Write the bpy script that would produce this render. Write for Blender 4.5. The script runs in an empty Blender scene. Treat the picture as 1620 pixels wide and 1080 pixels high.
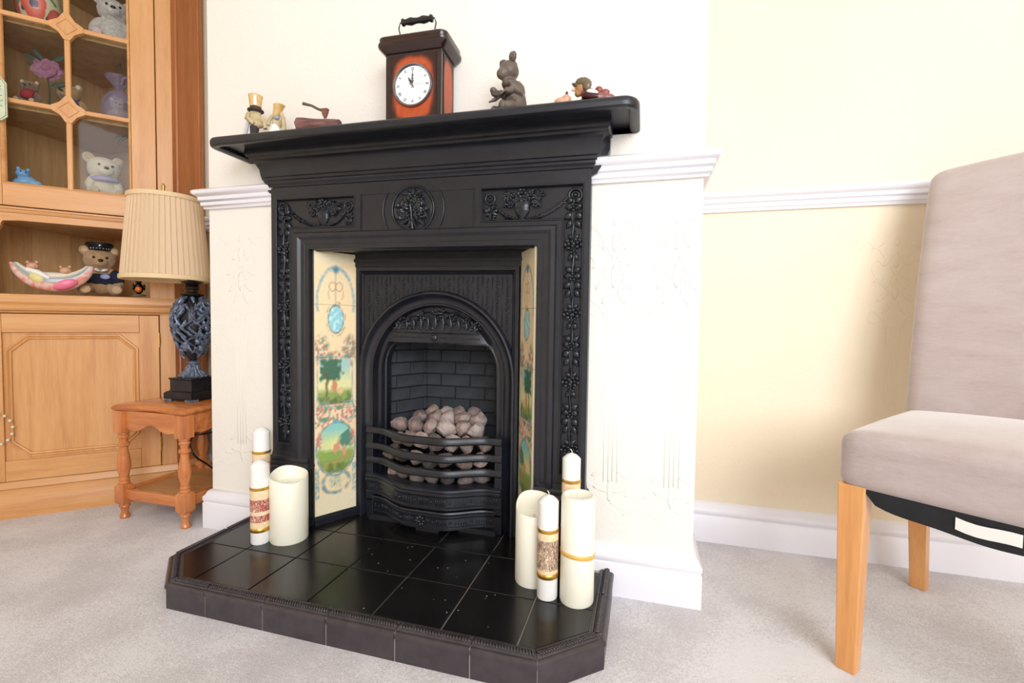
import bpy, math, random
import numpy as np
from mathutils import Vector, Matrix, Euler, noise as mnoise

random.seed(7)
SC = bpy.context.scene
COL = SC.collection
PI = math.pi

# ------------------------------------------------------------------ camera
def set_camera():
    yaw, pitch, roll, f = 0.27293, -0.04098, 0.01365, 0.74044
    cy, sy, cp, sp = math.cos(yaw), math.sin(yaw), math.cos(pitch), math.sin(pitch)
    fw = Vector((-sy * cp, cy * cp, sp)); r = Vector((cy, sy, 0)); u = r.cross(fw)
    r2 = r * math.cos(roll) + u * math.sin(roll)
    u2 = -r * math.sin(roll) + u * math.cos(roll)
    cam = bpy.data.cameras.new('camera'); cam.sensor_width = 36.0
    cam.lens = f * 1000 / 1620 * 36.0; cam.clip_start = 0.02
    o = bpy.data.objects.new('camera', cam)
    M = Matrix((r2, u2, -fw)).transposed().to_4x4()
    M.translation = Vector((0.58302, -1.12298, 0.65132))
    o.matrix_world = M
    COL.objects.link(o); SC.camera = o
set_camera()

# ------------------------------------------------------------------ light
w = bpy.data.worlds.new('world'); SC.world = w; w.use_nodes = True
w.node_tree.nodes['Background'].inputs[0].default_value = (0.90, 0.93, 1.0, 1)
w.node_tree.nodes['Background'].inputs[1].default_value = 0.72

def area(name, loc, target, sx, sy, power, col):
    l = bpy.data.lights.new(name, 'AREA'); l.shape = 'RECTANGLE'; l.size = sx; l.size_y = sy
    l.energy = power; l.color = col
    o = bpy.data.objects.new(name, l); COL.objects.link(o)
    o.location = loc
    d = Vector(target) - Vector(loc)
    o.rotation_euler = d.to_track_quat('-Z', 'Y').to_euler()
    return o
# daylight through the bay window to the right of and behind the camera
area('window_daylight', (1.95, -3.1, 1.7), (0.3, 0.0, 0.55), 2.2, 1.8, 90, (0.91, 0.945, 1.0))
SC.view_settings.view_transform = 'Standard'
SC.view_settings.look = 'None'
SC.view_settings.exposure = 0.32
SC.view_settings.gamma = 1.0
SC.view_settings.use_curve_mapping = False

# ------------------------------------------------------------------ materials
def lin(c):
    return tuple((x / 12.92 if x <= 0.04045 else ((x + 0.055) / 1.055) ** 2.4) for x in [v / 255.0 for v in c])

class NT:
    def __init__(s, name):
        s.m = bpy.data.materials.new(name); s.m.use_nodes = True
        s.t = s.m.node_tree; s.b = s.t.nodes['Principled BSDF']; s.L = s.t.links
        s.tc = s.t.nodes.new('ShaderNodeTexCoord')
    def n(s, ty, **k):
        nd = s.t.nodes.new(ty)
        for a, v in k.items():
            if a in nd.inputs: nd.inputs[a].default_value = v
            else: setattr(nd, a, v)
        return nd
    def map(s, scale=(1, 1, 1), rot=(0, 0, 0), co='Object'):
        m = s.n('ShaderNodeMapping'); m.inputs['Scale'].default_value = scale; m.inputs['Rotation'].default_value = rot
        s.L.new(s.tc.outputs[co], m.inputs['Vector']); return m.outputs['Vector']
    def noise(s, vec, scale, detail=4, rough=0.5, dist=0):
        nd = s.n('ShaderNodeTexNoise'); nd.inputs['Scale'].default_value = scale
        nd.inputs['Detail'].default_value = detail; nd.inputs['Roughness'].default_value = rough
        nd.inputs['Distortion'].default_value = dist
        s.L.new(vec, nd.inputs['Vector']); return nd.outputs['Fac']
    def ramp(s, fac, stops):
        r = s.n('ShaderNodeValToRGB'); e = r.color_ramp.elements
        while len(e) > 1: e.remove(e[-1])
        e[0].position = stops[0][0]; e[0].color = (*lin(stops[0][1]), 1)
        for p, c in stops[1:]:
            q = e.new(p); q.color = (*lin(c), 1)
        s.L.new(fac, r.inputs['Fac']); return r.outputs['Color']
    def bump(s, h, strength, dist=0.002, prev=None):
        b = s.n('ShaderNodeBump'); b.inputs['Strength'].default_value = strength; b.inputs['Distance'].default_value = dist
        s.L.new(h, b.inputs['Height'])
        if prev: s.L.new(prev, b.inputs['Normal'])
        s.L.new(b.outputs['Normal'], s.b.inputs['Normal']); return b.outputs['Normal']

def plain(name, c, rough=0.5, metal=0.0, c2=None, nscale=40, bump=0.0, bscale=200, bdist=0.001, **kw):
    s = NT(name); v = s.map()
    if c2 is not None:
        s.L.new(s.ramp(s.noise(v, nscale, 4), [(0.35, c), (0.65, c2)]), s.b.inputs['Base Color'])
    else:
        s.b.inputs['Base Color'].default_value = (*lin(c), 1)
    s.b.inputs['Roughness'].default_value = rough; s.b.inputs['Metallic'].default_value = metal
    if bump: s.bump(s.noise(v, bscale, 3), bump, bdist)
    for k, val in kw.items(): s.b.inputs[k.replace('_', ' ')].default_value = val
    return s.m

def wood(name, dark, mid, light, scale=1.0, rough=0.35, axis='z', coat=0.15):
    s = NT(name)
    st = {'z': (22, 22, 1.6), 'x': (1.6, 22, 22), 'y': (22, 1.6, 22)}[axis]
    v = s.map(tuple(a * scale for a in st))
    n1 = s.noise(v, 1.6, 6, 0.6, 0.5)
    v2 = s.map(tuple(a * scale * 7 for a in st))
    n2 = s.noise(v2, 2.0, 3)
    mx = s.n('ShaderNodeMath', operation='MULTIPLY_ADD'); mx.inputs[1].default_value = 0.35
    s.L.new(n2, mx.inputs[0]); s.L.new(n1, mx.inputs[2])
    s.L.new(s.ramp(mx.outputs[0], [(0.42, dark), (0.62, mid), (0.85, light)]), s.b.inputs['Base Color'])
    s.b.inputs['Roughness'].default_value = rough; s.b.inputs['Coat Weight'].default_value = coat
    s.b.inputs['Coat Roughness'].default_value = 0.2
    s.bump(n2, 0.06, 0.001)
    return s.m

def attr_mat(name, rough=0.3, coat=0.0):
    s = NT(name); a = s.n('ShaderNodeAttribute', attribute_name='Col')
    s.L.new(a.outputs['Color'], s.b.inputs['Base Color']); s.b.inputs['Roughness'].default_value = rough
    s.b.inputs['Coat Weight'].default_value = coat
    return s.m

M = {}
def wallpaper(name, c, c2):
    s = NT(name); v = s.map()
    s.L.new(s.ramp(s.noise(v, 2.0, 2), [(0.3, c), (0.7, c2)]), s.b.inputs['Base Color'])
    s.b.inputs['Roughness'].default_value = 0.62
    nb = s.noise(v, 55, 4, 0.6, 1.5); nb2 = s.noise(v, 420, 2)
    p = s.bump(nb, 0.35, 0.003); s.bump(nb2, 0.12, 0.001, p)
    return s.m
M['paper_breast'] = wallpaper('daylit_embossed_wallpaper', (240, 235, 226), (243, 238, 230))  # whiter than the recess paper: cooler window light is put into the colour
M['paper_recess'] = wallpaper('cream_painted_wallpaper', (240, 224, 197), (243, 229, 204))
M['trim'] = plain('white_gloss_trim', (236, 234, 240), 0.35)
def carpet():
    s = NT('beige_carpet'); v = s.map()
    n1 = s.noise(v, 3.5, 4); n2 = s.noise(v, 260, 3, 0.7)
    mx = s.n('ShaderNodeMath', operation='MULTIPLY_ADD'); mx.inputs[1].default_value = 0.9
    s.L.new(n2, mx.inputs[0]); s.L.new(n1, mx.inputs[2])
    s.L.new(s.ramp(mx.outputs[0], [(0.62, (196, 189, 190)), (0.95, (224, 219, 222)), (1.2, (238, 235, 238))]), s.b.inputs['Base Color'])
    s.b.inputs['Roughness'].default_value = 0.95
    s.b.inputs['Sheen Weight'].default_value = 0.25
    p = s.bump(s.noise(v, 330, 3, 0.7), 0.9, 0.004); s.bump(s.noise(v, 40, 3), 0.3, 0.006, p)
    return s.m
M['carpet'] = carpet()
M['iron'] = plain('black_cast_iron', (24, 26, 34), 0.34, 0.0, (31, 33, 41), 25, 0.12, 500, 0.0006)
M['iron_relief'] = plain('black_leaded_iron_relief', (30, 32, 37), 0.25, 0.25, (46, 50, 58), 60, 0.1, 400, 0.0005)
M['iron_matt'] = plain('sooty_cast_iron', (20, 21, 26), 0.55, 0.0, (28, 29, 35), 30, 0.15, 300, 0.0008)
M['firebrick'] = plain('grey_fire_brick', (44, 47, 52), 0.85, 0.0, (62, 65, 71), 14, 0.4, 160, 0.002)
M['coal'] = plain('ceramic_coal', (66, 60, 62), 0.8, 0.0, (160, 142, 136), 26, 0.7, 90, 0.005)
def hearth_tile():
    s = NT('black_glazed_tile'); v = s.map()
    s.b.inputs['Base Color'].default_value = (*lin((19, 18, 19)), 1)
    n = s.noise(v, 9, 4); r = s.n('ShaderNodeMapRange'); r.inputs['To Min'].default_value = 0.16; r.inputs['To Max'].default_value = 0.30
    s.L.new(n, r.inputs['Value']); s.L.new(r.outputs['Result'], s.b.inputs['Roughness'])
    s.bump(s.noise(v, 14, 2), 0.05, 0.002)
    return s.m
M['tile'] = hearth_tile()
M['edge_tile'] = plain('dark_brown_black_glaze', (54, 48, 52), 0.3, 0.0, (66, 59, 63), 40, 0.15, 150, 0.001)
M['grout'] = plain('pale_grout', (178, 168, 160), 0.9)
M['paint_tile'] = attr_mat('painted_glazed_tile', 0.22, 0.2)
M['colour'] = attr_mat('painted_colour', 0.5)
M['colour_soft'] = attr_mat('soft_colour', 0.85)

# ------------------------------------------------------------------ mesh builder
def ico(sub):
    bm_ = __import__('bmesh').new(); __import__('bmesh').ops.create_icosphere(bm_, subdivisions=sub, radius=1)
    v = [tuple(x.co) for x in bm_.verts]; f = [tuple(q.index for q in x.verts) for x in bm_.faces]; bm_.free(); return v, f
ICO = {1: ico(1), 2: ico(2), 3: ico(3)}

class MB:
    def __init__(s): s.v = []; s.f = []; s.c = []; s.col = None
    def color(s, c): s.col = (*lin(c), 1)
    def add(s, vs, fs, cols=None):
        b = len(s.v); s.v += [tuple(p) for p in vs]; s.f += [tuple(i + b for i in f) for f in fs]
        if cols is not None: s.c += cols
        else: s.c += [s.col or (1, 1, 1, 1)] * len(vs)
    def box(s, x0, x1, y0, y1, z0, z1):
        vs = [(x, y, z) for x in (x0, x1) for y in (y0, y1) for z in (z0, z1)]
        s.add(vs, [(0, 1, 3, 2), (4, 6, 7, 5), (0, 4, 5, 1), (2, 3, 7, 6), (0, 2, 6, 4), (1, 5, 7, 3)])
    def obox(s, M4, sx, sy, sz):
        vs = [M4 @ Vector((x * sx / 2, y * sy / 2, z * sz / 2)) for x in (-1, 1) for y in (-1, 1) for z in (-1, 1)]
        s.add(vs, [(0, 1, 3, 2), (4, 6, 7, 5), (0, 4, 5, 1), (2, 3, 7, 6), (0, 2, 6, 4), (1, 5, 7, 3)])
    def prism(s, poly, f0, f1):
        """poly: list of 2-D points; f0,f1 map a point to 3-D for either cap"""
        n = len(poly); vs = [f0(*p) for p in poly] + [f1(*p) for p in poly]
        fs = [tuple(range(n))[::-1], tuple(range(n, 2 * n))] + [(i, (i + 1) % n, n + (i + 1) % n, n + i) for i in range(n)]
        s.add(vs, fs)
    def stack(s, rings, cap0=True, cap1=True, closed=True):
        n = len(rings[0]); vs = [p for r in rings for p in r]; fs = []
        for k in range(len(rings) - 1):
            for i in range(n if closed else n - 1):
                j = (i + 1) % n; fs.append((k * n + i, k * n + j, (k + 1) * n + j, (k + 1) * n + i))
        if cap0: fs.append(tuple(range(n))[::-1])
        if cap1: fs.append(tuple(range((len(rings) - 1) * n, len(rings) * n)))
        s.add(vs, fs)
    def lathe(s, prof, c=(0, 0, 0), n=24, sq=None):
        rings = []
        for r, z in prof:
            rings.append([(c[0] + max(r, 1e-4) * math.cos(2 * PI * i / n), c[1] + max(r, 1e-4) * math.sin(2 * PI * i / n), c[2] + z) for i in range(n)])
        s.stack(rings)
    def ell(s, c, r, R=None, sub=2, jit=0.0):
        V, F = ICO[sub]; R = R or Matrix.Identity(3)
        if not hasattr(r, '__len__'): r = (r, r, r)
        out = []
        for p in V:
            k = 1.0 + (mnoise.noise(Vector(p) * 1.7 + Vector(c) * 37) * jit if jit else 0)
            out.append(Vector(c) + R @ Vector((p[0] * r[0] * k, p[1] * r[1] * k, p[2] * r[2] * k)))
        s.add(out, F)
    def tube(s, pts, r, n=8, cap=True, flat=1.0):
        pts = [Vector(p) for p in pts]; rings = []; prev = None
        for i, p in enumerate(pts):
            d = (pts[min(i + 1, len(pts) - 1)] - pts[max(i - 1, 0)]).normalized()
            if prev is None:
                a = Vector((0, 0, 1)) if abs(d.z) < 0.9 else Vector((1, 0, 0)); nx = d.cross(a).normalized()
            else:
                nx = (prev - d * prev.dot(d)).normalized()
            prev = nx; ny = d.cross(nx); rr = r[i] if hasattr(r, '__len__') else r
            rings.append([p + nx * math.cos(2 * PI * k / n) * rr + ny * math.sin(2 * PI * k / n) * rr * flat for k in range(n)])
        s.stack(rings, cap, cap)
    def torus(s, c, R_, r, M3=None, n=28, m=8, a0=0, a1=2 * PI):
        M3 = M3 or Matrix.Identity(3); full = abs(a1 - a0 - 2 * PI) < 1e-6
        pts = []
        rings = []
        cnt = n if full else n + 1
        for i in range(cnt):
            a = a0 + (a1 - a0) * i / n
            rings.append([Vector(c) + M3 @ Vector(((R_ + r * math.cos(2 * PI * k / m)) * math.cos(a), (R_ + r * math.cos(2 * PI * k / m)) * math.sin(a), r * math.sin(2 * PI * k / m))) for k in range(m)])
        if full: rings.append(rings[0])
        s.stack(rings, False, False)
    def sweep(s, path, prof, fmap, closed=False, capends=True):
        """path 2-D, prof list of (offset to the right-hand normal side, h); fmap(px,py,h)->3-D"""
        n = len(path); P = [Vector(p) for p in path]; rings = []
        for i in range(n):
            if closed: a, b, c = P[i - 1], P[i], P[(i + 1) % n]
            else: a, b, c = P[max(i - 1, 0)], P[i], P[min(i + 1, n - 1)]
            d1 = (b - a).normalized() if (b - a).length > 0 else (c - b).normalized()
            d2 = (c - b).normalized() if (c - b).length > 0 else d1
            n1 = Vector((d1.y, -d1.x)); n2 = Vector((d2.y, -d2.x)); m = (n1 + n2)
            m = m / max(m.length_squared, 1e-6) * 2
            rings.append([fmap(b.x + m.x * o, b.y + m.y * o, h) for o, h in prof])
        if closed: rings.append(rings[0])
        s.stack(rings, capends and not closed, capends and not closed, closed=False)
    def rbox(s, c, sz, r, n=10, fn=None):
        """rounded box, fn deforms the unit-positions"""
        hx, hy, hz = sz[0] / 2, sz[1] / 2, sz[2] / 2; vs = []; fs = []; ids = {}
        def vert(p):
            k = tuple(round(a, 5) for a in p)
            if k in ids: return ids[k]
            q = Vector((p[0] * hx, p[1] * hy, p[2] * hz))
            inner = Vector((max(-hx + r, min(hx - r, q.x)), max(-hy + r, min(hy - r, q.y)), max(-hz + r, min(hz - r, q.z))))
            d = q - inner
            if d.length > 1e-9: q = inner + d.normalized() * min(r, 1e9)
            if fn: q = fn(q)
            ids[k] = len(vs); vs.append(Vector(c) + q); return ids[k]
        g = []
        for i in range(n + 1):
            t = -1 + 2 * i / n; g.append(math.copysign(abs(t) ** 0.6, t) if t else 0.0)
        for ax in range(3):
            for sg in (-1, 1):
                for i in range(n):
                    for j in range(n):
                        q = []
                        for a, b in ((i, j), (i + 1, j), (i + 1, j + 1), (i, j + 1)):
                            p = [0, 0, 0]; p[ax] = sg; p[(ax + 1) % 3] = g[a]; p[(ax + 2) % 3] = g[b]; q.append(vert(tuple(p)))
                        fs.append(tuple(q) if sg > 0 else tuple(q[::-1]))
        s.add(vs, fs)
    def grid(s, fn, nu, nv, cfn=None):
        vs = [fn(i / nu, j / nv) for j in range(nv + 1) for i in range(nu + 1)]
        cs = [cfn(i / nu, j / nv) for j in range(nv + 1) for i in range(nu + 1)] if cfn else None
        fs = [(j * (nu + 1) + i, j * (nu + 1) + i + 1, (j + 1) * (nu + 1) + i + 1, (j + 1) * (nu + 1) + i) for j in range(nv) for i in range(nu)]
        s.add(vs, fs, cs)
    def build(s, name, mat, parent=None, smooth=35, world=True, deform=None, color=False, stuff=False, bevel=0, **props):
        vs = s.v
        if deform: vs = [deform(Vector(p)) for p in vs]
        if parent is not None and world:
            Mi = wmat(parent).inverted(); vs = [Mi @ Vector(p) for p in vs]
        me = bpy.data.meshes.new(name); me.from_pydata([tuple(p) for p in vs], [], s.f); me.update()
        import bmesh as bmm
        b = bmm.new(); b.from_mesh(me); bmm.ops.recalc_face_normals(b, faces=b.faces); b.to_mesh(me); b.free()
        if smooth:
            me.polygons.foreach_set('use_smooth', [True] * len(me.polygons))
            if smooth < 180: me.set_sharp_from_angle(angle=math.radians(smooth))
        if color:
            at = me.color_attributes.new('Col', 'FLOAT_COLOR', 'POINT')
            at.data.foreach_set('color', [x for c in s.c for x in c])
        me.materials.append(mat)
        o = bpy.data.objects.new(name, me); COL.objects.link(o)
        if parent is not None: o.parent = parent
        if stuff: o['kind'] = 'stuff'
        if bevel:
            md = o.modifiers.new('bevel', 'BEVEL'); md.width = bevel; md.segments = 2; md.limit_method = 'ANGLE'; md.angle_limit = math.radians(40)
        for k, v in props.items(): o[k] = v
        return o

def wmat(o):
    m = Matrix.Translation(o.location) @ o.rotation_euler.to_matrix().to_4x4() @ Matrix.Diagonal((*o.scale, 1))
    return (wmat(o.parent) @ m) if o.parent else m

def thing(name, label, cat, loc=(0, 0, 0), rotz=0, group=None):
    o = bpy.data.objects.new(name, None); COL.objects.link(o); o.empty_display_size = 0.05
    o.location = loc; o.rotation_euler = (0, 0, rotz); o['label'] = label; o['category'] = cat
    if group: o['group'] = group
    return o
def tag(o, label, cat, group=None):
    o['label'] = label; o['category'] = cat
    if group: o['group'] = group
    return o
def struct(o): o['kind'] = 'structure'; return o

FZ = -0.006          # carpet level
CY = 0.03            # front of the chimney breast
CL, CR = -0.716, 0.707
RY = 0.40            # wall of the right recess
AY = 0.335           # wall of the left alcove
LX = -1.60           # left wall
RX = 2.9
CEIL = 2.45

# ------------------------------------------------------------------ room shell
b = MB(); b.grid(lambda u, v: (-1.9 + u * 4.8, -3.2 + v * 3.8, FZ), 1, 1)
struct(b.build('floor', M['carpet']))
b = MB(); b.box(LX - 0.1, RX, -3.2, 0.5, CEIL, CEIL + 0.05)
M['ceiling'] = plain('white_ceiling_paint', (238, 236, 230), 0.9)
struct(b.build('ceiling', M['ceiling']))
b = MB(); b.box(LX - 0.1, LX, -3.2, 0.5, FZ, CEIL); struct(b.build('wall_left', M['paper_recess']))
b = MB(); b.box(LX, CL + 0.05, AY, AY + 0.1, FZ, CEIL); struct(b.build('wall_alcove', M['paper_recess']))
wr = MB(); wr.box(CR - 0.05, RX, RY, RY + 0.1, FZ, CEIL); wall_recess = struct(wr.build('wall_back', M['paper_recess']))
# chimney breast with the fireplace opening cut out
b = MB()
b.box(CL, -0.36, CY, 0.5, FZ, CEIL); b.box(0.36, CR, CY, 0.5, FZ, CEIL); b.box(-0.36, 0.36, CY, 0.5, 0.875, CEIL)
b.box(-0.36, 0.36, 0.42, 0.5, FZ, 0.875)
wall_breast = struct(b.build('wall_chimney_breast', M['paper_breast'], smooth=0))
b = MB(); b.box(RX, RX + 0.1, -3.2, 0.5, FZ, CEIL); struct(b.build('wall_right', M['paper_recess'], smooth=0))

# unseen wall added behind the camera to block ambient light, open at the window
b = MB(); b.box(LX - 0.1, 0.75, -3.3, -3.2, FZ, CEIL); struct(b.build('wall_front_added', M['paper_recess'], smooth=0))

# dado rails and skirting boards
RAIL = [(0, 0.985), (0.010, 0.985), (0.012, 0.993), (0.016, 0.995), (0.017, 1.004), (0.014, 1.006), (0.021, 1.010), (0.022, 1.020), (0.028, 1.024), (0.034, 1.030), (0.034, 1.037), (0.028, 1.042), (0, 1.043)]
SKIRT = [(0, FZ), (0.020, FZ), (0.020, 0.072), (0.017, 0.076), (0.020, 0.082), (0.020, 0.092), (0.014, 0.098), (0.011, 0.106), (0.005, 0.112), (0, 0.114)]
def run(name, path, prof):
    m = MB(); m.sweep(path, prof, lambda x, y, h: (x, y, h)); return struct(m.build(name, M['trim'], smooth=50))
run('trim_1', [(CL, AY), (CL, CY), (-0.452, CY)], RAIL)
run('trim_2', [(0.452, CY), (CR, CY), (CR, RY)], RAIL)
run('trim_3', [(CR, RY), (RX, RY)], RAIL)
run('trim_4', [(LX, AY), (CL, AY)], RAIL)
run('baseboard_left', [(CL, AY), (CL, CY), (-0.46, CY)], SKIRT)
run('baseboard_right', [(0.46, CY), (CR, CY), (CR, RY)], SKIRT)
run('baseboard_back', [(CR, RY), (RX, RY)], SKIRT)
run('baseboard_alcove', [(LX, AY), (CL, AY)], SKIRT)

# embossed motifs of the dado paper: real low relief
def spl(P, n=5):
    P = [Vector(p) for p in P]; out = []
    for i in range(len(P) - 1):
        p0, p1, p2, p3 = P[max(i - 1, 0)], P[i], P[i + 1], P[min(i + 2, len(P) - 1)]
        for k in range(n):
            u = k / n; out.append(0.5 * ((2 * p1) + (-p0 + p2) * u + (2 * p0 - 5 * p1 + 4 * p2 - p3) * u * u + (-p0 + 3 * p1 - 3 * p2 + p3) * u ** 3))
    out.append(P[-1]); return out
def motif(m, x, z0, y, s=1.0):
    P = lambda a, c, h=0.0: (x + a * s, y - h, z0 + c)
    H = 0.0012
    for k in (-0.016, -0.005, 0.005, 0.016):
        m.tube([P(k, 0.02, 0), P(k, 0.20, 0), P(k * 1.05, 0.42, 0)], 0.0013, 5)
    def leafp(a, c, ang, L, wd):
        R = Matrix.Rotation(-ang, 3, 'Y')
        m.ell(P(a, c), (wd, H * 1.3, L), R, 2)
    for sg in (-1, 1):
        m.tube(spl([P(sg * 0.016, 0.40), P(sg * 0.03, 0.44), P(sg * 0.055, 0.46), P(sg * 0.06, 0.435), P(sg * 0.045, 0.425)]), 0.0015, 6)
        m.tube(spl([P(0, 0.50), P(sg * 0.03, 0.53), P(sg * 0.058, 0.575), P(sg * 0.045, 0.60), P(sg * 0.03, 0.585)]), 0.0015, 6)
        m.tube(spl([P(sg * 0.004, 0.56), P(sg * 0.035, 0.62), P(sg * 0.07, 0.65), P(sg * 0.085, 0.63)]), 0.0015, 6)
        for a, c, g, L, wd in ((0.018, 0.47, 0.5, 0.02, 0.006), (0.03, 0.50, 0.9, 0.018, 0.006), (0.018, 0.54, 0.35, 0.02, 0.006), (0.04, 0.545, 1.2, 0.014, 0.005), (0.02, 0.60, 0.4, 0.018, 0.006), (0.045, 0.64, 1.0, 0.016, 0.005), (0.03, 0.04, 1.0, 0.018, 0.005), (0.022, 0.0, 1.8, 0.02, 0.005), (0.05, -0.01, 1.6, 0.016, 0.004)):
            leafp(sg * a, c, sg * g, L * s, wd * s)
        m.tube(spl([P(0, -0.03), P(sg * 0.04, -0.05), P(sg * 0.085, -0.04), P(sg * 0.11, -0.06)]), 0.0014, 6)
    leafp(0, 0.52, 0, 0.03, 0.008); leafp(0, 0.60, 0, 0.022, 0.007); leafp(0, 0.65, 0, 0.012, 0.006); leafp(0, 0.0, 0, 0.03, 0.007)
m = MB()
for x in (1.245, 1.50, 1.75, 2.0): motif(m, x, 0.235, RY)
flat = lambda yy: (lambda p: Vector((min(p.x, CR - 0.004) if yy == CY else p.x, yy + (p.y - yy) * 0.32, p.z)))
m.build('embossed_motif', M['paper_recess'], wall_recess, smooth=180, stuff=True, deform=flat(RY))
m = MB()
for x in (0.513, 0.655, -0.60): motif(m, x, 0.245, CY)
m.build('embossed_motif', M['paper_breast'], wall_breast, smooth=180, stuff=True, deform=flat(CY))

# ------------------------------------------------------------------ hearth
HZ = 0.054; HXO = -0.0117
def clip(poly, a, b_):
    out = []; n = len(poly)
    side = lambda p: (b_[0] - a[0]) * (p[1] - a[1]) - (b_[1] - a[1]) * (p[0] - a[0])
    for i in range(n):
        p, q = poly[i], poly[(i + 1) % n]; sp, sq = side(p), side(q)
        if sp >= 0: out.append(p)
        if (sp > 0 > sq) or (sp < 0 < sq):
            t = sp / (sp - sq); out.append((p[0] + (q[0] - p[0]) * t, p[1] + (q[1] - p[1]) * t))
    return out
oA, oB, oYf, oYb, oBk = 0.4303, 0.5407, -0.339, -0.2424, 0.028
outer = [(HXO - oB, oBk), (HXO - oB, oYb), (HXO - oA, oYf), (HXO + oA, oYf), (HXO + oB, oYb), (HXO + oB, oBk)]
def inset(path, d):
    P = [Vector(p) for p in path]; out = []
    for i in range(len(P)):
        a, b_, c = P[max(i - 1, 0)], P[i], P[min(i + 1, len(P) - 1)]
        d1 = (b_ - a).normalized() if i else (c - b_).normalized(); d2 = (c - b_).normalized() if i < len(P) - 1 else d1
        n1 = Vector((-d1.y, d1.x)); n2 = Vector((-d2.y, d2.x)); mm = n1 + n2; mm = mm / mm.length_squared * 2
        q = b_ + mm * d; out.append((q.x, q.y))
    return out
inner = inset(outer, 0.033)
hearth = thing('tiled_hearth', 'low black tiled hearth with chamfered corners and rope-moulded edge on the carpet', 'hearth', (HXO, -0.12, FZ))
b = MB(); g_ = inset(outer, 0.0034)
b.prism(g_, lambda x, y: (x, y, FZ), lambda x, y: (x, y, HZ - 0.0035))
b.box(-0.33, 0.33, 0.0, 0.12, FZ, HZ - 0.0035)
b.build('grout_bed', M['grout'], hearth, smooth=0)
TT = 0.1535; yR = -0.1587
xs = [(k - 3.5) * TT + HXO for k in range(0, 8)]; ys = [-0.309, yR, yR + TT, yR + 2 * TT, yR + 3 * TT]
inn = inner + []
for i in range(7):
    for j in range(4):
        gp = 0.0014
        p = [(xs[i] + gp, ys[j] + gp), (xs[i + 1] - gp, ys[j] + gp), (xs[i + 1] - gp, min(ys[j + 1] - gp, 0.12)), (xs[i] + gp, min(ys[j + 1] - gp, 0.12))]
        if ys[j] > 0.11: continue
        poly = p
        e = inner + []
        for k in range(len(e) - 1): poly = clip(poly, e[k], e[k + 1]) if poly else poly
        if ys[j] > -0.01 and poly: poly = clip(clip(poly, (-0.33, 1), (-0.33, -1)), (0.33, -1), (0.33, 1))
        if len(poly) < 3: continue
        b = MB(); sh = 0.0012
        cx_ = sum(q[0] for q in poly) / len(poly); cy_ = sum(q[1] for q in poly) / len(poly)
        shr = lambda x, y: (x + (cx_ - x) * 0.012, y + (cy_ - y) * 0.012)
        b.stack([[(x, y, HZ - 0.006) for x, y in poly], [(x, y, HZ - 0.001) for x, y in poly], [(*shr(x, y), HZ) for x, y in poly]], True, True)
        b.build('hearth_tile', M['tile'], hearth, smooth=30)
# edge pieces: moulded top strip and fascia, cut at the joints
fj = [-0.33, -0.176, -0.019, 0.136, 0.29]
segs = []
segs.append((outer[2], (fj[0], oYf), 'm', 'c')); 
for a, c in zip(fj[:-1], fj[1:]): segs.append(((a, oYf), (c, oYf), 'c', 'c'))
segs.append(((fj[-1], oYf), outer[3], 'c', 'm'))
segs.append((outer[1], outer[2], 'm', 'm')); segs.append((outer[3], outer[4], 'm', 'm'))
segs.append((outer[0], (outer[0][0], -0.085), 'c', 'c')); segs.append(((outer[0][0], -0.085), outer[1], 'c', 'm'))
segs.append((outer[4], (outer[5][0], -0.10), 'm', 'c')); segs.append(((outer[5][0], -0.10), outer[5], 'c', 'c'))
EP = [(0.0, 0.040), (-0.0005, 0.046), (0.002, 0.050), (0.006, 0.0520), (0.009, 0.0515), (0.010, 0.0530), (0.012, 0.0560), (0.016, 0.0575), (0.020, 0.0560), (0.022, 0.0530), (0.024, 0.0530), (0.026, 0.0560), (0.029, 0.0560), (0.031, 0.0535), (0.0335, 0.0530), (0.0335, 0.045), (0.004, 0.038)]
ANG = math.tan(math.atan2(oYb - oYf, oB - oA) / 2)
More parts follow.
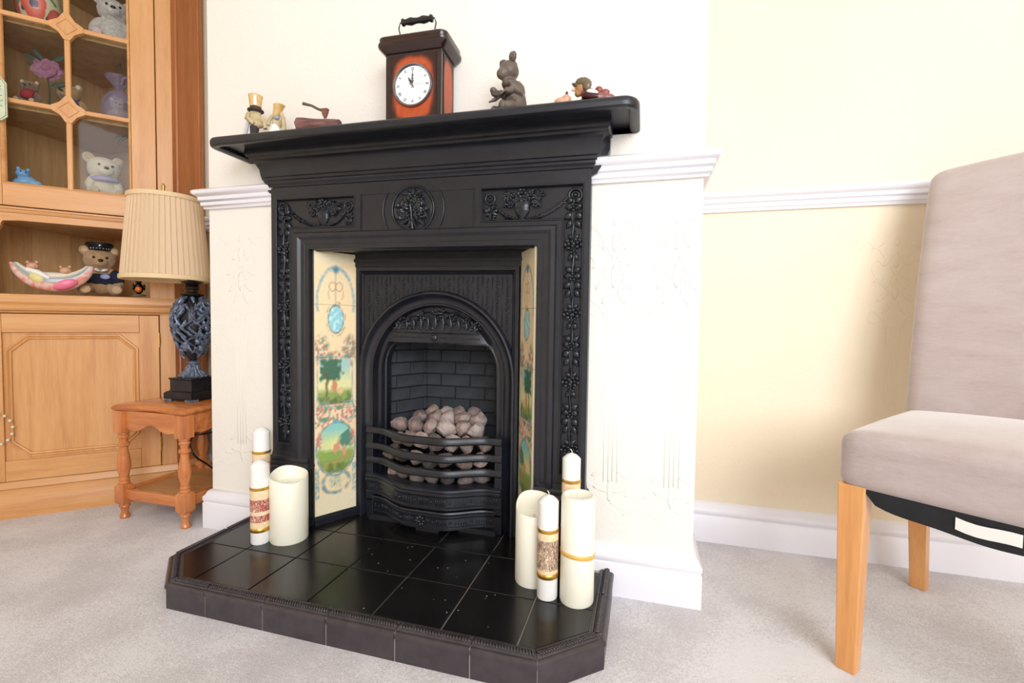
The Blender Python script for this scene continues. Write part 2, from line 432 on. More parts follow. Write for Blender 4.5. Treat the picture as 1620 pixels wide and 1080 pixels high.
def edge_piece(a, c, ka, kc):
    A, C = Vector(a), Vector(c); d = (C - A).normalized(); nrm = Vector((-d.y, d.x)); L = (C - A).length
    def miter(P):
        P = Vector(P)
        for q in range(1, 5):
            if (Vector(outer[q]) - P).length < 1e-6:
                iq = Vector(inset(outer, 1.0)[q]) - Vector(outer[q]); return iq
        return nrm
    ma = miter(a) if ka == 'm' else nrm; mc = miter(c) if kc == 'm' else nrm
    g = 0.0009
    A2 = A + d * (g if ka == 'c' else g * 0.6); C2 = C - d * (g if kc == 'c' else g * 0.6)
    m = MB()
    r0 = [(A2.x + ma.x * o, A2.y + ma.y * o, h) for o, h in EP]; r1 = [(C2.x + mc.x * o, C2.y + mc.y * o, h) for o, h in EP]
    m.stack([r0, r1], True, True)
    t = m.build('edge_tile', M['edge_tile'], hearth, smooth=40)
    # rope moulding on the crown of the strip
    m = MB(); n = int(L / 0.0062)
    sa = ma.dot(d) * 0.016; sc_ = mc.dot(d) * 0.016
    for k in range(n):
        tt = sa + 0.004 + (L - sa + sc_ - 0.008) * (k + 0.5) / n
        p = A + d * tt + nrm * 0.016
        R = Matrix.Rotation(math.atan2(d.y, d.x) + 0.45, 3, 'Z')
        m.ell((p.x, p.y, 0.0574), (0.0027, 0.0082, 0.0034), R, 1)
    m.build('rope_moulding', M['edge_tile'], t, smooth=180, stuff=True)
    m = MB()
    e1, e2 = 0.0025, 0.006
    r0 = [(A2.x + ma.x * o, A2.y + ma.y * o, h) for o, h in ((e1, FZ), (e1, 0.0385), (e2, 0.0385), (e2, FZ))]
    r1 = [(C2.x + mc.x * o, C2.y + mc.y * o, h) for o, h in ((e1, FZ), (e1, 0.0385), (e2, 0.0385), (e2, FZ))]
    m.stack([r0, r1], True, True)
    m.build('fascia_tile', M['edge_tile'], hearth, smooth=30)
for sg in segs: edge_piece(*sg)
m = MB(); rnd = random.Random(3)
for _ in range(26):
    x = rnd.uniform(-0.1, 0.36); y = rnd.uniform(-0.30, -0.02); r = rnd.uniform(0.0005, 0.0013)
    m.ell((x, y, HZ + 0.0005), (r * 1.5, r, 0.0005), None, 1)
m.build('dust_crumbs', M['grout'], hearth, smooth=0, stuff=True)

# ------------------------------------------------------------------ fireplace
def SH(p):
    k = min(1.0, max(0.0, (p.z - 0.06) / 0.2)); return Vector((p.x, p.y, p.z - 0.0125 * p.x * k))
fire = thing('cast_iron_fireplace', 'black cast-iron fireplace with floral relief, painted tile cheeks and mantel shelf against the chimney breast', 'fireplace', (0, 0, HZ))
def FB(m, name, mat='iron', parent=None, **k):
    return m.build(name, M[mat], parent or fire, deform=SH, **k)
IW, IH = 0.330, 0.845
# front plate as a stepped height field
def heightfield(m, xs, zs, depth, yback):
    nx, nz = len(xs) - 1, len(zs) - 1
    D = [[depth((xs[i] + xs[i + 1]) / 2, (zs[j] + zs[j + 1]) / 2) for j in range(nz)] for i in range(nx)]
    g = lambda i, j: D[i][j] if 0 <= i < nx and 0 <= j < nz else None
    for i in range(nx):
        for j in range(nz):
            d = D[i][j]
            if d is None: continue
            x0, x1, z0, z1 = xs[i], xs[i + 1], zs[j], zs[j + 1]
            m.add([(x0, d, z0), (x1, d, z0), (x1, d, z1), (x0, d, z1)], [(0, 1, 2, 3)])
            for (ii, jj, e) in ((i - 1, j, ((x0, z0), (x0, z1))), (i + 1, j, ((x1, z0), (x1, z1))), (i, j - 1, ((x0, z0), (x1, z0))), (i, j + 1, ((x0, z1), (x1, z1)))):
                o = g(ii, jj); o = yback if o is None else o
                if o > d: m.add([(e[0][0], d, e[0][1]), (e[1][0], d, e[1][1]), (e[1][0], o, e[1][1]), (e[0][0], o, e[0][1])], [(0, 1, 2, 3)])
RX0, RX1, RZ0, RZ1, RT0, RTX = 0.392, 0.440, 0.285, 0.988, 0.905, 0.182
def dep(x, z):
    ax = abs(x)
    if ax < IW and z < IH: return None
    if (RX0 < ax < RX1 and RZ0 < z < RZ1) or (RTX < ax < RX1 and RT0 < z < RZ1): return 0.010
    if 0.006 < ax < 0.165 and 0.897 < z < 0.988: return 0.0015
    return 0.0
xs_ = sorted(set([s * v for v in (0.4565, RX1, RX0, IW, RTX, 0.165, 0.0) for s in (-1, 1)])); zs_ = [HZ, RZ0, IH, 0.897, RT0, RZ1, 1.04]
m = MB(); heightfield(m, xs_, zs_, dep, CY + 0.002); FB(m, 'front_plate', smooth=0)
XZ = lambda x, z, h: (x, -h, z)
# bevelled frames round the sunk panels
for s in (-1, 1):
    P = [(RTX, RT0), (RX0, RT0), (RX0, RZ0), (RX1, RZ0), (RX1, RZ1), (RTX, RZ1)]
    P = [(s * x, z) for x, z in P]
    if s > 0: P = P[::-1]
    m = MB(); m.sweep(P, [(0.0025, 0.0), (0.001, 0.002), (-0.0015, 0.002), (-0.0085, -0.0095), (-0.0005, -0.0098)], XZ, closed=True)
    FB(m, 'panel_moulding', smooth=25)
# stepped architrave round the opening
m = MB(); U = [(-IW, HZ), (-IW, IH), (IW, IH), (IW, HZ)]
m.sweep(U, [(o_ * -1, h) for o_, h in ((0.048, -0.001), (0.044, 0.005), (0.034, 0.006), (0.026, 0.0008), (0.014, 0.0008), (0.006, -0.008), (0.003, -0.008), (-0.004, -0.018), (-0.004, -0.03), (0.02, -0.03))], XZ)
FB(m, 'opening_moulding', smooth=25)
# centre medallion, arcs, fillets
MC = (-0.006, 0.944)
m = MB(); R90 = Matrix.Rotation(PI / 2, 3, 'X')
m.torus((MC[0], -0.001, MC[1]), 0.060, 0.0032, R90, 40, 8)
m.torus((MC[0], 0.000, MC[1]), 0.0535, 0.002, R90, 40, 6)
FB(m, 'medallion_ring', 'iron_relief', smooth=180)
for s in (-1, 1):
    m = MB(); a = 0.58
    m.torus((MC[0], -0.0005, MC[1]), 0.088, 0.0022, R90, 20, 6, (0 if s > 0 else PI) - a, (0 if s > 0 else PI) + a)
    FB(m, 'arc_fillet', 'iron_relief', smooth=180)
    m = MB(); m.box(s * 0.163 - 0.0016, s * 0.163 + 0.0016, -0.003, 0.001, 0.894, 0.991); FB(m, 'upright_fillet', 'iron_relief', smooth=30)

def leaf(m, x, z, ang, L, W, h=0.006, y0=0.010, curl=0.4):
    """raised pointed leaf in the XZ plane, tip towards ang (0 = up)"""
    ca, sa = math.cos(ang), math.sin(ang); pts = []
    prof = [(0.0, 0.12), (0.22, 0.75), (0.45, 1.0), (0.7, 0.7), (0.88, 0.35), (1.0, 0.03)]
    rows = []
    for t, wd in prof:
        rise = h * (0.5 + 0.7 * math.sin(PI * min(t * 1.05, 1)))
        row = []
        for k, hh in ((-1, 0.25), (-0.5, 0.75), (0, 1.0), (0.5, 0.75), (1, 0.25)):
            a = k * W / 2 * wd; c = t * L
            if k == 0: hh *= 0.72
            row.append((x + a * ca + c * sa, y0 - rise * hh, z - a * sa + c * ca))
        rows.append(row)
    m.stack(rows, False, False, closed=False)
def berry(m, x, z, r, y0=0.010, sub=1): m.ell((x, y0 - r * 0.55, z), (r, r * 1.05, r), None, sub)
def rosette(m, x, z, r, y0=0.010, n=6, rot=0.0):
    for k in range(n): 
        a = rot + 2 * PI * k / n
        m.ell((x + math.sin(a) * r * 0.60, y0 - r * 0.28, z + math.cos(a) * r * 0.60), (r * 0.50, r * 0.24, r * 0.50), Matrix.Rotation(a, 3, 'Y') @ Matrix.Rotation(0.5, 3, 'X'), 1)
    m.ell((x, y0 - r * 0.45, z), (r * 0.34, r * 0.45, r * 0.34), None, 2)
def jleaf(m, rnd, x, z, R, n, h=0.006, L=0.02, W=0.012):
    for k in range(n):
        a = 2 * PI * k / n + rnd.uniform(-0.3, 0.3); r = R * rnd.uniform(0.1, 0.5)
        leaf(m, x + math.sin(a) * r, z + math.cos(a) * r, a + rnd.uniform(-0.4, 0.4), L * rnd.uniform(0.8, 1.2), W * rnd.uniform(0.8, 1.2), h)
# flowers in the medallion
rnd = random.Random(11); m = MB()
m.ell((MC[0], 0.0, MC[1]), (0.056, 0.002, 0.056), None, 3)
y0 = -0.001
for k in range(46):
    a = rnd.uniform(0, 2 * PI); r = rnd.uniform(0.008, 0.036)
    leaf(m, MC[0] + math.sin(a) * r, MC[1] + math.cos(a) * r, a + rnd.uniform(-0.9, 0.9), rnd.uniform(0.016, 0.024), rnd.uniform(0.011, 0.015), 0.012, y0)
for (dx, dz, r) in ((0, 0.030, 0.014), (-0.022, 0.012, 0.012), (0.024, 0.016, 0.012), (0.012, -0.002, 0.010), (-0.028, -0.018, 0.011), (0.030, -0.014, 0.013), (-0.014, 0.038, 0.009), (0.018, 0.036, 0.009)):
    rosette(m, MC[0] + dx, MC[1] + dz, r, y0 - 0.003, 6, rnd.random())
m.tube([(MC[0] - 0.004, y0 - 0.006, MC[1] + 0.01), (MC[0], y0 - 0.007, MC[1] - 0.02), (MC[0] + 0.002, y0 - 0.005, MC[1] - 0.052)], [0.004, 0.003, 0.005], 6)
for k in range(26): berry(m, MC[0] + rnd.uniform(-0.04, 0.04), MC[1] + rnd.uniform(-0.04, 0.03), rnd.uniform(0.002, 0.0035), y0 - 0.003)
FB(m, 'medallion_flowers', 'iron_relief', smooth=60)

def garland(s, seed):
    rnd = random.Random(seed); cx = s * 0.4165
    # ring at the top of the column and drop of flowers
    m = MB()
    m.torus((cx + s * 0.003, 0.006, 0.962), 0.0155, 0.0035, R90, 24, 8); m.torus((cx + s * 0.003, 0.006, 0.962), 0.008, 0.0025, R90, 20, 6)
    berry(m, cx + s * 0.003, 0.962, 0.005, 0.006); m.tube([(cx, 0.002, 0.958), (cx, 0.002, 0.935)], 0.003, 6)
    FB(m, 'hanging_ring', 'iron_relief', smooth=180)
    m = MB(); z = 0.935; 
    m.tube([(cx + 0.002 * math.sin(k * 1.3), 0.005, 0.94 - k * 0.02) for k in range(33)], 0.0035, 6)
    k = 0; z = 0.925
    while z > 0.31:
        if k % 2 == 0:
            for a in (-1, 1):
                leaf(m, cx + a * 0.002, z + 0.012, a * 1.7, 0.021, 0.019, 0.011); leaf(m, cx + a * 0.002, z - 0.004, a * 2.2, 0.026, 0.020, 0.011)
                leaf(m, cx + a * 0.001, z + 0.020, a * 1.0, 0.022, 0.017, 0.010)
                leaf(m, cx + a * 0.004, z - 0.020, a * 2.6, 0.026, 0.017, 0.010)
            leaf(m, cx, z + 0.006, PI, 0.050, 0.018, 0.014)
            rosette(m, cx, z + 0.008, 0.010, 0.004, 5, rnd.random())
        else:
            rosette(m, cx - 0.010, z + 0.003, 0.0135, 0.006, 5, rnd.random()); rosette(m, cx + 0.010, z + 0.006, 0.0130, 0.006, 5, rnd.random())
            rosette(m, cx + 0.001, z - 0.012, 0.010, 0.008, 5, rnd.random()); rosette(m, cx, z + 0.016, 0.008, 0.008, 5, 0)
            for a in (-1, 1): leaf(m, cx, z - 0.018, a * 2.5, 0.022, 0.015, 0.009); leaf(m, cx, z + 0.014, a * 0.8, 0.020, 0.013, 0.008)
        for q in range(5): berry(m, cx + rnd.uniform(-0.006, 0.006), z - 0.032 - q * 0.005, rnd.uniform(0.0025, 0.0038))
        k += 1; z -= 0.083
    FB(m, 'flower_garland', 'iron_relief', smooth=60)
    # basket of flowers with swags in the top panel
    m = MB(); bx = s * 0.288; bz = 0.925
    m.stack([[(bx + math.cos(a) * r, 0.010 - max(0, math.sin(a)) * r * 0.5, zz) for a in [PI * q / 10 for q in range(11)]] for r, zz in ((0.010, 0.900 + 0.006), (0.007, 0.912), (0.013, 0.918), (0.0195, 0.930), (0.0205, 0.934), (0.019, 0.936), (0.0225, 0.947), (0.024, 0.950))], True, True)
    FB(m, 'basket', 'iron_relief', smooth=40)
    m = MB()
    for k in range(46):
        t = rnd.uniform(-1, 1); x = bx + t * 0.045; z = 0.958 + rnd.uniform(-0.012, 0.016) * (1 - abs(t) * 0.3)
        leaf(m, x, z, rnd.uniform(0, 2 * PI), rnd.uniform(0.013, 0.022), rnd.uniform(0.010, 0.014), 0.010)
    for dx, dz, r in ((0, 0.010, 0.013), (-0.022, 0.002, 0.011), (0.022, 0.004, 0.011), (-0.040, 0.006, 0.009), (0.040, 0.0, 0.009), (-0.010, -0.008, 0.009), (0.012, -0.006, 0.009), (0.052, 0.008, 0.007), (-0.030, -0.016, 0.009), (0.034, -0.016, 0.009)):
        rosette(m, bx + dx, 0.962 + dz, r, 0.006, 6, rnd.random())
    FB(m, 'basket_flowers', 'iron_relief', smooth=60)
    m = MB()
    ix = s * 0.205
    m.torus((ix, 0.007, 0.962), 0.0125, 0.0032, R90, 22, 8); m.torus((ix, 0.007, 0.962), 0.006, 0.002, R90, 16, 6)
    for x0, x1 in ((ix, bx - s * 0.012), (s * 0.402, bx + s * 0.012)):
        pts = []
        for k in range(9):
            t = k / 8; pts.append((x0 + (x1 - x0) * t, 0.007, 0.958 - 0.048 * math.sin(t * PI / 2) ** 0.9))
        m.tube(pts, [0.0028 + 0.0022 * math.sin(PI * k / 8) for k in range(9)], 6)
        for p in pts[1:]:
            berry(m, p[0] + rnd.uniform(-0.002, 0.002), p[2] + 0.003, 0.0035, 0.006); leaf(m, p[0], p[2], rnd.uniform(1.5, 4.5), 0.009, 0.006, 0.006)
    jleaf(m, rnd, ix, 0.930, 0.012, 8, 0.008, 0.016, 0.010); jleaf(m, rnd, ix + s * 0.004, 0.918, 0.008, 5, 0.008, 0.012, 0.008)
    FB(m, 'swag', 'iron_relief', smooth=60)
garland(-1, 5); garland(1, 6)

# plinth blocks and caps under the columns
for s in (-1, 1):
    x0, x1 = sorted((s * 0.338, s * 0.4565))
    m = MB(); pth = [(x0, CY), (x0, 0.0), (x1, 0.0), (x1, CY)]
    m.sweep(pth[::-1], [(-o, h) for o, h in ((0, 0.262), (0.002, 0.250), (0.006, 0.247), (0.009, 0.241), (0.009, 0.235), (0.013, 0.232), (0.016, 0.226), (0.013, 0.220), (0.007, 0.216), (0.006, 0.206), (0.006, 0.075), (0.010, 0.070), (0.010, HZ), (-0.01, HZ))], lambda x, y, h: (x, y, h))
    FB(m, 'column_plinth', smooth=30)
# cornice and shelf
m = MB(); pth = [(0.4565, CY), (0.4565, 0.0), (-0.4565, 0.0), (-0.4565, CY)]
m.sweep(pth, [(-o, h) for o, h in ((-0.004, 1.020), (0.004, 1.022), (0.006, 1.028), (0.010, 1.031), (0.010, 1.037), (0.014, 1.039), (0.014, 1.046), (0.018, 1.048), (0.019, 1.056), (0.021, 1.068), (0.027, 1.080), (0.036, 1.089), (0.039, 1.090), (0.040, 1.096), (0.045, 1.099), (0.047, 1.106), (0.047, 1.119), (-0.004, 1.119))], lambda x, y, h: (x, y, h))
FB(m, 'cornice', smooth=35)
def rounded(x, y0, y1, r, n=7):
    out = [(-x, y1)]
    out += [(-x + r - r * math.cos(a), y0 + r - r * math.sin(a)) for a in [PI / 2 * k / n for k in range(n + 1)]]
    out += [(x - r + r * math.sin(a), y0 + r - r * math.cos(a)) for a in [PI / 2 * k / n for k in range(n + 1)]]
    out += [(x, y1)]
    return out
m = MB()
def ring(ins, z, r=0.035): return [(x, y, z) for x, y in rounded(0.565 - ins, -0.120 + ins, CY, max(r - ins, 0.006))]
m.stack([ring(0.024, 1.118), ring(0.023, 1.110), ring(0.018, 1.1065), ring(0.006, 1.1055), ring(0.001, 1.109), ring(0.0, 1.114), ring(0.0, 1.121), ring(0.003, 1.1265), ring(0.008, 1.1295), ring(0.014, 1.1305)], True, True)
shelf = FB(m, 'mantel_shelf', smooth=40)
for s in (-1, 1):
    m = MB(); m.prism([(s * a, c) for a, c in ((0.455, 1.10), (0.499, 1.10), (0.498, 1.062), (0.493, 1.050), (0.484, 1.040), (0.478, 1.024), (0.468, 1.010), (0.455, 1.004))], lambda a, c: (a, CY, c), lambda a, c: (a, 0.004, c))
    FB(m, 'side_corbel', 'iron_relief', smooth=40)

# splayed cheeks with the painted tiles
A0, B0 = Vector((0.326, 0.014)), Vector((0.262, 0.124))
def vnoise(u, v, f, seed=0): return mnoise.noise(Vector((u * f + seed * 7.3, v * f * 1.0, seed * 3.1)))
def paint(u, v):
    """colour of the painted panel, u across, v from the top down (0..1, height is 5.5 widths)"""
    H = 5.5; base = np.array((250, 226, 184.)); c = base.copy()
    def mix(c, col, a, g=1.0): a = max(0., min(1., a)) * max(0., min(1.6, g)); a = min(1., a); return c * (1 - a) + np.array(col, float) * a
    sm = lambda e0, e1, x: max(0., min(1., (x - e0) / (e1 - e0)))
    x = u - 0.5; y = v * H
    if v > 0.93 or v < 0.04: c = np.array((243, 230, 196.))
    # arched garland
    r = math.hypot(x / 0.44, (y - 1.05) / 0.72)
    if y < 1.25: c = mix(c, (140, 176, 190), 1 - abs(r - 1) / 0.10, 0.8 + vnoise(u, y, 14))
    c = mix(c, (90, 140, 165), (1 - math.hypot(x / 0.10, (y - 0.36) / 0.11)) * 1.4)
    # cord, bow and cameo
    if 0.4 < y < 1.2: c = mix(c, (120, 140, 130), 1 - abs(x + 0.01) / 0.016)
    for sx_ in (-1, 1):
        rr = math.hypot((x - sx_ * 0.08) / 0.08, (y - 0.72) / 0.09); c = mix(c, (165, 130, 110), (1 - abs(rr - 1) / 0.22) * 0.8)
        c = mix(c, (170, 140, 120), (1 - abs(x * sx_ - 0.10 - 0.08 * math.sin(y * 9)) / 0.02) * 0.6 if 0.8 < y < 1.0 else 0)
    rr = math.hypot(x / 0.17, (y - 1.40) / 0.27)
    if rr < 1: c = mix(np.array((150, 215, 226.)), (205, 240, 240), vnoise(u, y, 12) * 2 + 0.2)
    c = mix(c, (96, 140, 158), 1 - abs(rr - 1.08) / 0.14, 0.9 + vnoise(u, y, 20))
    c = mix(c, (176, 160, 120), 1 - abs(rr - 1.35) / 0.12, 0.3 + 2 * vnoise(u, y, 16, 4))
    # flower clumps and scrolls
    n1 = vnoise(u, y, 9, 1); n2 = vnoise(u, y, 17, 2); n3 = vnoise(u, y, 6, 3)
    clump = max(1 - math.hypot((abs(x) - 0.34) / 0.22, (y - 2.05) / 0.38), 1 - math.hypot(x / 0.22, (y - 2.2) / 0.16))
    if clump > 0:
        c = mix(c, (126, 158, 132), clump * 2.4, 0.5 + n1 * 1.6); c = mix(c, (222, 128, 112), clump * 2.2, n2 * 2.8 - 0.15); c = mix(c, (250, 214, 196), clump * 2, -n2 * 2.5 - 0.3)
    # upper landscape
    e = 1 - max(abs(x + 0.02) / (0.40 + 0.03 * math.sin(y * 7)), abs(y - 2.72) / 0.50)
    if e > 0:
        t = (y - 2.22) / 1.0
        s_ = mix(np.array((176, 212, 206.)), (238, 234, 176), sm(0.2, 0.5, t)); s_ = mix(s_, (150, 172, 96), sm(0.62, 0.75, t))
        tree = 1 - math.hypot((x + 0.15) / 0.30, (y - 2.45) / 0.30); s_ = mix(s_, (76, 118, 96), sm(0.0, 0.25, tree + n1 * 0.5))
        s_ = mix(s_, (112, 96, 66), 1 - abs(x + 0.22 + n3 * 0.05) / 0.05 if 0.3 < t < 0.8 else 0)
        fg = 1 - math.hypot((x + 0.04) / 0.07, (y - 2.82) / 0.16); s_ = mix(s_, (214, 150, 112), sm(0, 0.3, fg + n2 * 0.3))
        fg = 1 - math.hypot((x - 0.10) / 0.08, (y - 2.93) / 0.10); s_ = mix(s_, (232, 200, 150), sm(0, 0.3, fg + n2 * 0.3))
        s_ = mix(s_, (86, 108, 82), sm(0.80, 0.95, t + n1 * 0.2) * 0.8)
        c = mix(c, s_, e * 14)
    rim = 1 - max(abs(x + 0.02) / 0.43, abs(y - 2.72) / 0.55)
    c = mix(c, (120, 168, 170), 1 - abs(rim - 0.02) / 0.05, 0.8 + n1)
    # scroll band between the scenes
    if 3.15 < y < 3.75:
        b_ = 1 - abs(y - 3.42) / 0.30
        for sx_ in (-1, 1):
            rr = math.hypot((x - sx_ * 0.30) / 0.15, (y - 3.35) / 0.20); c = mix(c, (132, 170, 176), (1 - abs(rr - 1) / 0.2) * 0.9); c = mix(c, (222, 150, 140), (1 - rr / 0.5) * 0.9)
        c = mix(c, (216, 132, 126), b_ * 2, n2 * 3 - 0.1); c = mix(c, (120, 160, 130), b_ * 2, n1 * 2.6 - 0.2); c = mix(c, (106, 176, 206), 2 * (1 - math.hypot(x / 0.10, (y - 3.60) / 0.09)))
    # lower landscape
    rr = math.hypot(x / 0.46, (y - 4.15) / 0.56); e = 1 - max(rr, abs(y - 4.12) / 0.56)
    if e > 0:
        t = (y - 3.6) / 1.05
        s_ = mix(np.array((150, 214, 204.)), (244, 238, 158), sm(0.12, 0.40, t) * (1 - abs(x) * 0.8)); s_ = mix(s_, (150, 178, 96), sm(0.48, 0.62, t + n3 * 0.1))
        tree = 1 - math.hypot((x - 0.26) / 0.20, (y - 3.98) / 0.20); s_ = mix(s_, (92, 146, 126), sm(0, 0.25, tree + n1 * 0.5))
        for fx, fy in ((-0.02, 4.16), (0.05, 4.10), (0.20, 4.22)):
            fg = 1 - math.hypot((x - fx) / 0.055, (y - fy) / 0.13); s_ = mix(s_, (226, 162, 140), sm(0, 0.3, fg + n2 * 0.25))
        s_ = mix(s_, (186, 160, 98), (1 - abs(y - 4.42 + x * 0.3) / 0.05)); s_ = mix(s_, (110, 120, 74), sm(0.80, 0.95, t + n1 * 0.15) * 0.8)
        c = mix(c, s_, e * 16)
    c = mix(c, (110, 156, 160), (1 - abs(rr - 1.02) / 0.07) if 3.6 < y < 4.75 else 0, 0.9 + n1)
    for sx_ in (-1, 1):
        q = 1 - math.hypot((x - sx_ * 0.40) / 0.09, (y - 3.95) / 0.22); c = mix(c, (224, 124, 118), q * 1.5, 0.6 + n2 * 2)
    # shell cartouche
    rr = math.hypot(x / 0.34, (y - 4.86) / 0.24)
    c = mix(c, (128, 156, 162), 1 - abs(rr - 0.95) / 0.22, 0.7 + n1 * 1.5); c = mix(c, (206, 208, 178), (0.7 - rr) * 1.5); c = mix(c, (140, 160, 150), (0.75 - rr), n2 * 3)
    if abs(x) > 0.40 and 4.5 < y < 5.15: c = mix(c, (140, 176, 178), 0.5 + n2)
    c = c + vnoise(u, y, 60, 5) * 8
    return (*lin(tuple(max(0, min(255, k)) for k in c)), 1)
TH = 0.1535; TZ0 = 0.0775
pc = {}
for s in (-1, 1):
    A = Vector((s * A0.x, A0.y)); B = Vector((s * B0.x, B0.y)); d = (B - A); L = d.length; dn = d.normalized(); nr = Vector((-dn.y, dn.x)) * (1 if s < 0 else -1)
    # nr points into the room (towards the centre)
    if nr.x * s > 0: nr = -nr
    m = MB(); P3 = lambda t, o, z: (A.x + dn.x * t + nr.x * o, A.y + dn.y * t + nr.y * o, z)
    m.stack([[P3(-0.004, 0, HZ), P3(L + 0.006, 0, HZ), P3(L + 0.006, -0.012, HZ), P3(-0.004, -0.012, HZ)], [P3(-0.004, 0, IH + 0.004), P3(L + 0.006, 0, IH + 0.004), P3(L + 0.006, -0.012, IH + 0.004), P3(-0.004, -0.012, IH + 0.004)]])
    FB(m, 'tile_backing', 'iron_matt', smooth=0)
    m = MB(); m.stack([[P3(-0.002, 0, z), P3(L, 0, z), P3(L, o, z), P3(-0.002, o, z)] for z, o in ((HZ, 0.012), (TZ0 - 0.008, 0.012), (TZ0 - 0.001, 0.005))]); FB(m, 'sill_bar', 'iron', smooth=0)
    for k in range(5):
        z0 = TZ0 + TH * k + 0.0004; z1 = TZ0 + TH * (k + 1) - 0.0004
        m = MB(); NU, NV = 44, 46
        def pf(i, j, z0=z0, z1=z1): return P3(0.001 + (L - 0.002) * i, 0.005, z0 + (z1 - z0) * j)
        def cf(i, j, k=k):
            vv = 1 - (k + j) / 5; key = (round(i, 4), round(vv, 4))
            if key not in pc: pc[key] = paint(i, vv)
            return pc[key]
        m.grid(pf, NU, NV, cf)
        m.col = (*lin((243, 230, 196)), 1)
        e = [P3(0.001, 0.005, z0), P3(L - 0.001, 0.005, z0), P3(L - 0.001, 0.005, z1), P3(0.001, 0.005, z1)]
        f_ = [P3(0.001, 0.0, z0), P3(L - 0.001, 0.0, z0), P3(L - 0.001, 0.0, z1), P3(0.001, 0.0, z1)]
        m.stack([f_, e], True, False)
        FB(m, 'painted_tile', 'paint_tile', smooth=30, color=True)
# soffit of the recess
m = MB(); m.add([(-0.33, 0.006, IH), (0.33, 0.006, IH), (0.262, 0.13, IH + 0.004), (-0.262, 0.13, IH + 0.004)], [(0, 1, 2, 3)]); FB(m, 'soffit_plate', 'iron_matt', smooth=0)

# arched insert plate
PY = 0.126; SPZ = 0.492; RO = 0.246
def archpts(r, n=28, zb=HZ, cx=0.0): return [(cx - r, zb)] + [(cx - r * math.cos(PI * k / n), SPZ + r * math.sin(PI * k / n)) for k in range(n + 1)] + [(cx + r, zb)]
m = MB(); hole = archpts(RO - 0.01); n = len(hole)
top = []
for k, (x, z) in enumerate(hole):
    top.append((max(-0.262, min(0.262, x * 1.12)), IH + 0.006) if 0 < k < n - 1 else ((-0.262 if k == 0 else 0.262), z))
top[1] = (-0.262, SPZ); top[n - 2] = (0.262, SPZ)
top[2] = (-0.262, IH + 0.006); top[n - 3] = (0.262, IH + 0.006)
m.stack([[(x, PY, z) for x, z in hole], [(x, PY, z) for x, z in top]], False, False, closed=False)
FB(m, 'insert_plate', 'iron_matt', smooth=0)
m = MB(); pz = 0.785
m.sweep([(-0.232, HZ), (-0.232, pz), (0.232, pz), (0.232, HZ)], [(-o, h) for o, h in ((0.024, 0.0), (0.022, 0.010), (0.012, 0.010), (0.009, 0.003), (0.005, 0.006), (0.001, 0.001), (0.0, -0.002))], lambda x, z, h: (x, PY - h, z))
FB(m, 'insert_frame', smooth=30)
m = MB(); m.box(-0.262, 0.262, PY - 0.008, PY, 0.808, IH + 0.004); m.box(-0.262, 0.262, PY - 0.012, PY, 0.822, 0.832); FB(m, 'head_plate', 'iron_matt', smooth=0)
m = MB()
k = 0; x = -0.217
while x < 0.225:
    zt = 0.780
    zb = SPZ + math.sqrt(max(0, (RO + 0.006) ** 2 - x * x)) if abs(x) < RO else SPZ - 0.1
    if k % 2 == 0:
        z = zb
        while z < zt: m.ell((x + 0.0015 * math.sin(z * 400), PY, z), (0.0032, 0.0028, 0.0050), Matrix.Rotation(0.5, 3, 'Y'), 1); z += 0.0085
    else: m.tube([(x, PY, zb), (x, PY, zt)], 0.0014, 5)
    x += 0.0145; k += 1
FB(m, 'beaded_ribs', 'iron', smooth=180, stuff=True)
m = MB()
m.sweep(archpts(0.20, 36), [(-o, h) for o, h in ((0.048, -0.001), (0.047, 0.008), (0.043, 0.013), (0.038, 0.014), (0.034, 0.010), (0.031, 0.003), (0.026, -0.003), (0.019, -0.006), (0.012, -0.007), (0.010, -0.003), (0.006, -0.003), (0.004, -0.010), (0.0, -0.024), (-0.010, -0.026), (-0.012, -0.05))], lambda x, z, h: (x, PY - h, z))
FB(m, 'arch_moulding', 'iron', smooth=40)
# inner frame of the fire opening, with rounded top corners
HB = 0.586
ipath = [(-0.178, HZ), (-0.178, 0.51)] + [(-0.178 + 0.05 * (1 - math.cos(a)), 0.51 + (HB - 0.51) * math.sin(a)) for a in [PI / 2 * k / 7 for k in range(1, 8)]]
ipath = ipath + [(-x, z) for x, z in ipath[::-1]]
m = MB(); m.sweep(ipath, [(-o, h) for o, h in ((0.014, -0.036), (0.013, -0.030), (0.006, -0.028), (0.004, -0.034), (0.0, -0.036), (-0.002, -0.06))], lambda x, z, h: (x, PY - h, z))
FB(m, 'inner_frame', smooth=40)
# spandrels behind the hood
m = MB(); arc = archpts(0.196, 28)
def itop(x):
    e = max(0.0, abs(x) - 0.128) / 0.05; return 0.51 + (HB - 0.51) * math.sqrt(max(0.0, 1 - e * e))
m.stack([[(x, PY + 0.037, z) for x, z in arc], [(max(-0.178, min(0.178, x)), PY + 0.037, min(z, itop(min(0.178, abs(x))))) for x, z in arc]], False, False, closed=False)
FB(m, 'spandrel', 'iron_matt', smooth=0)
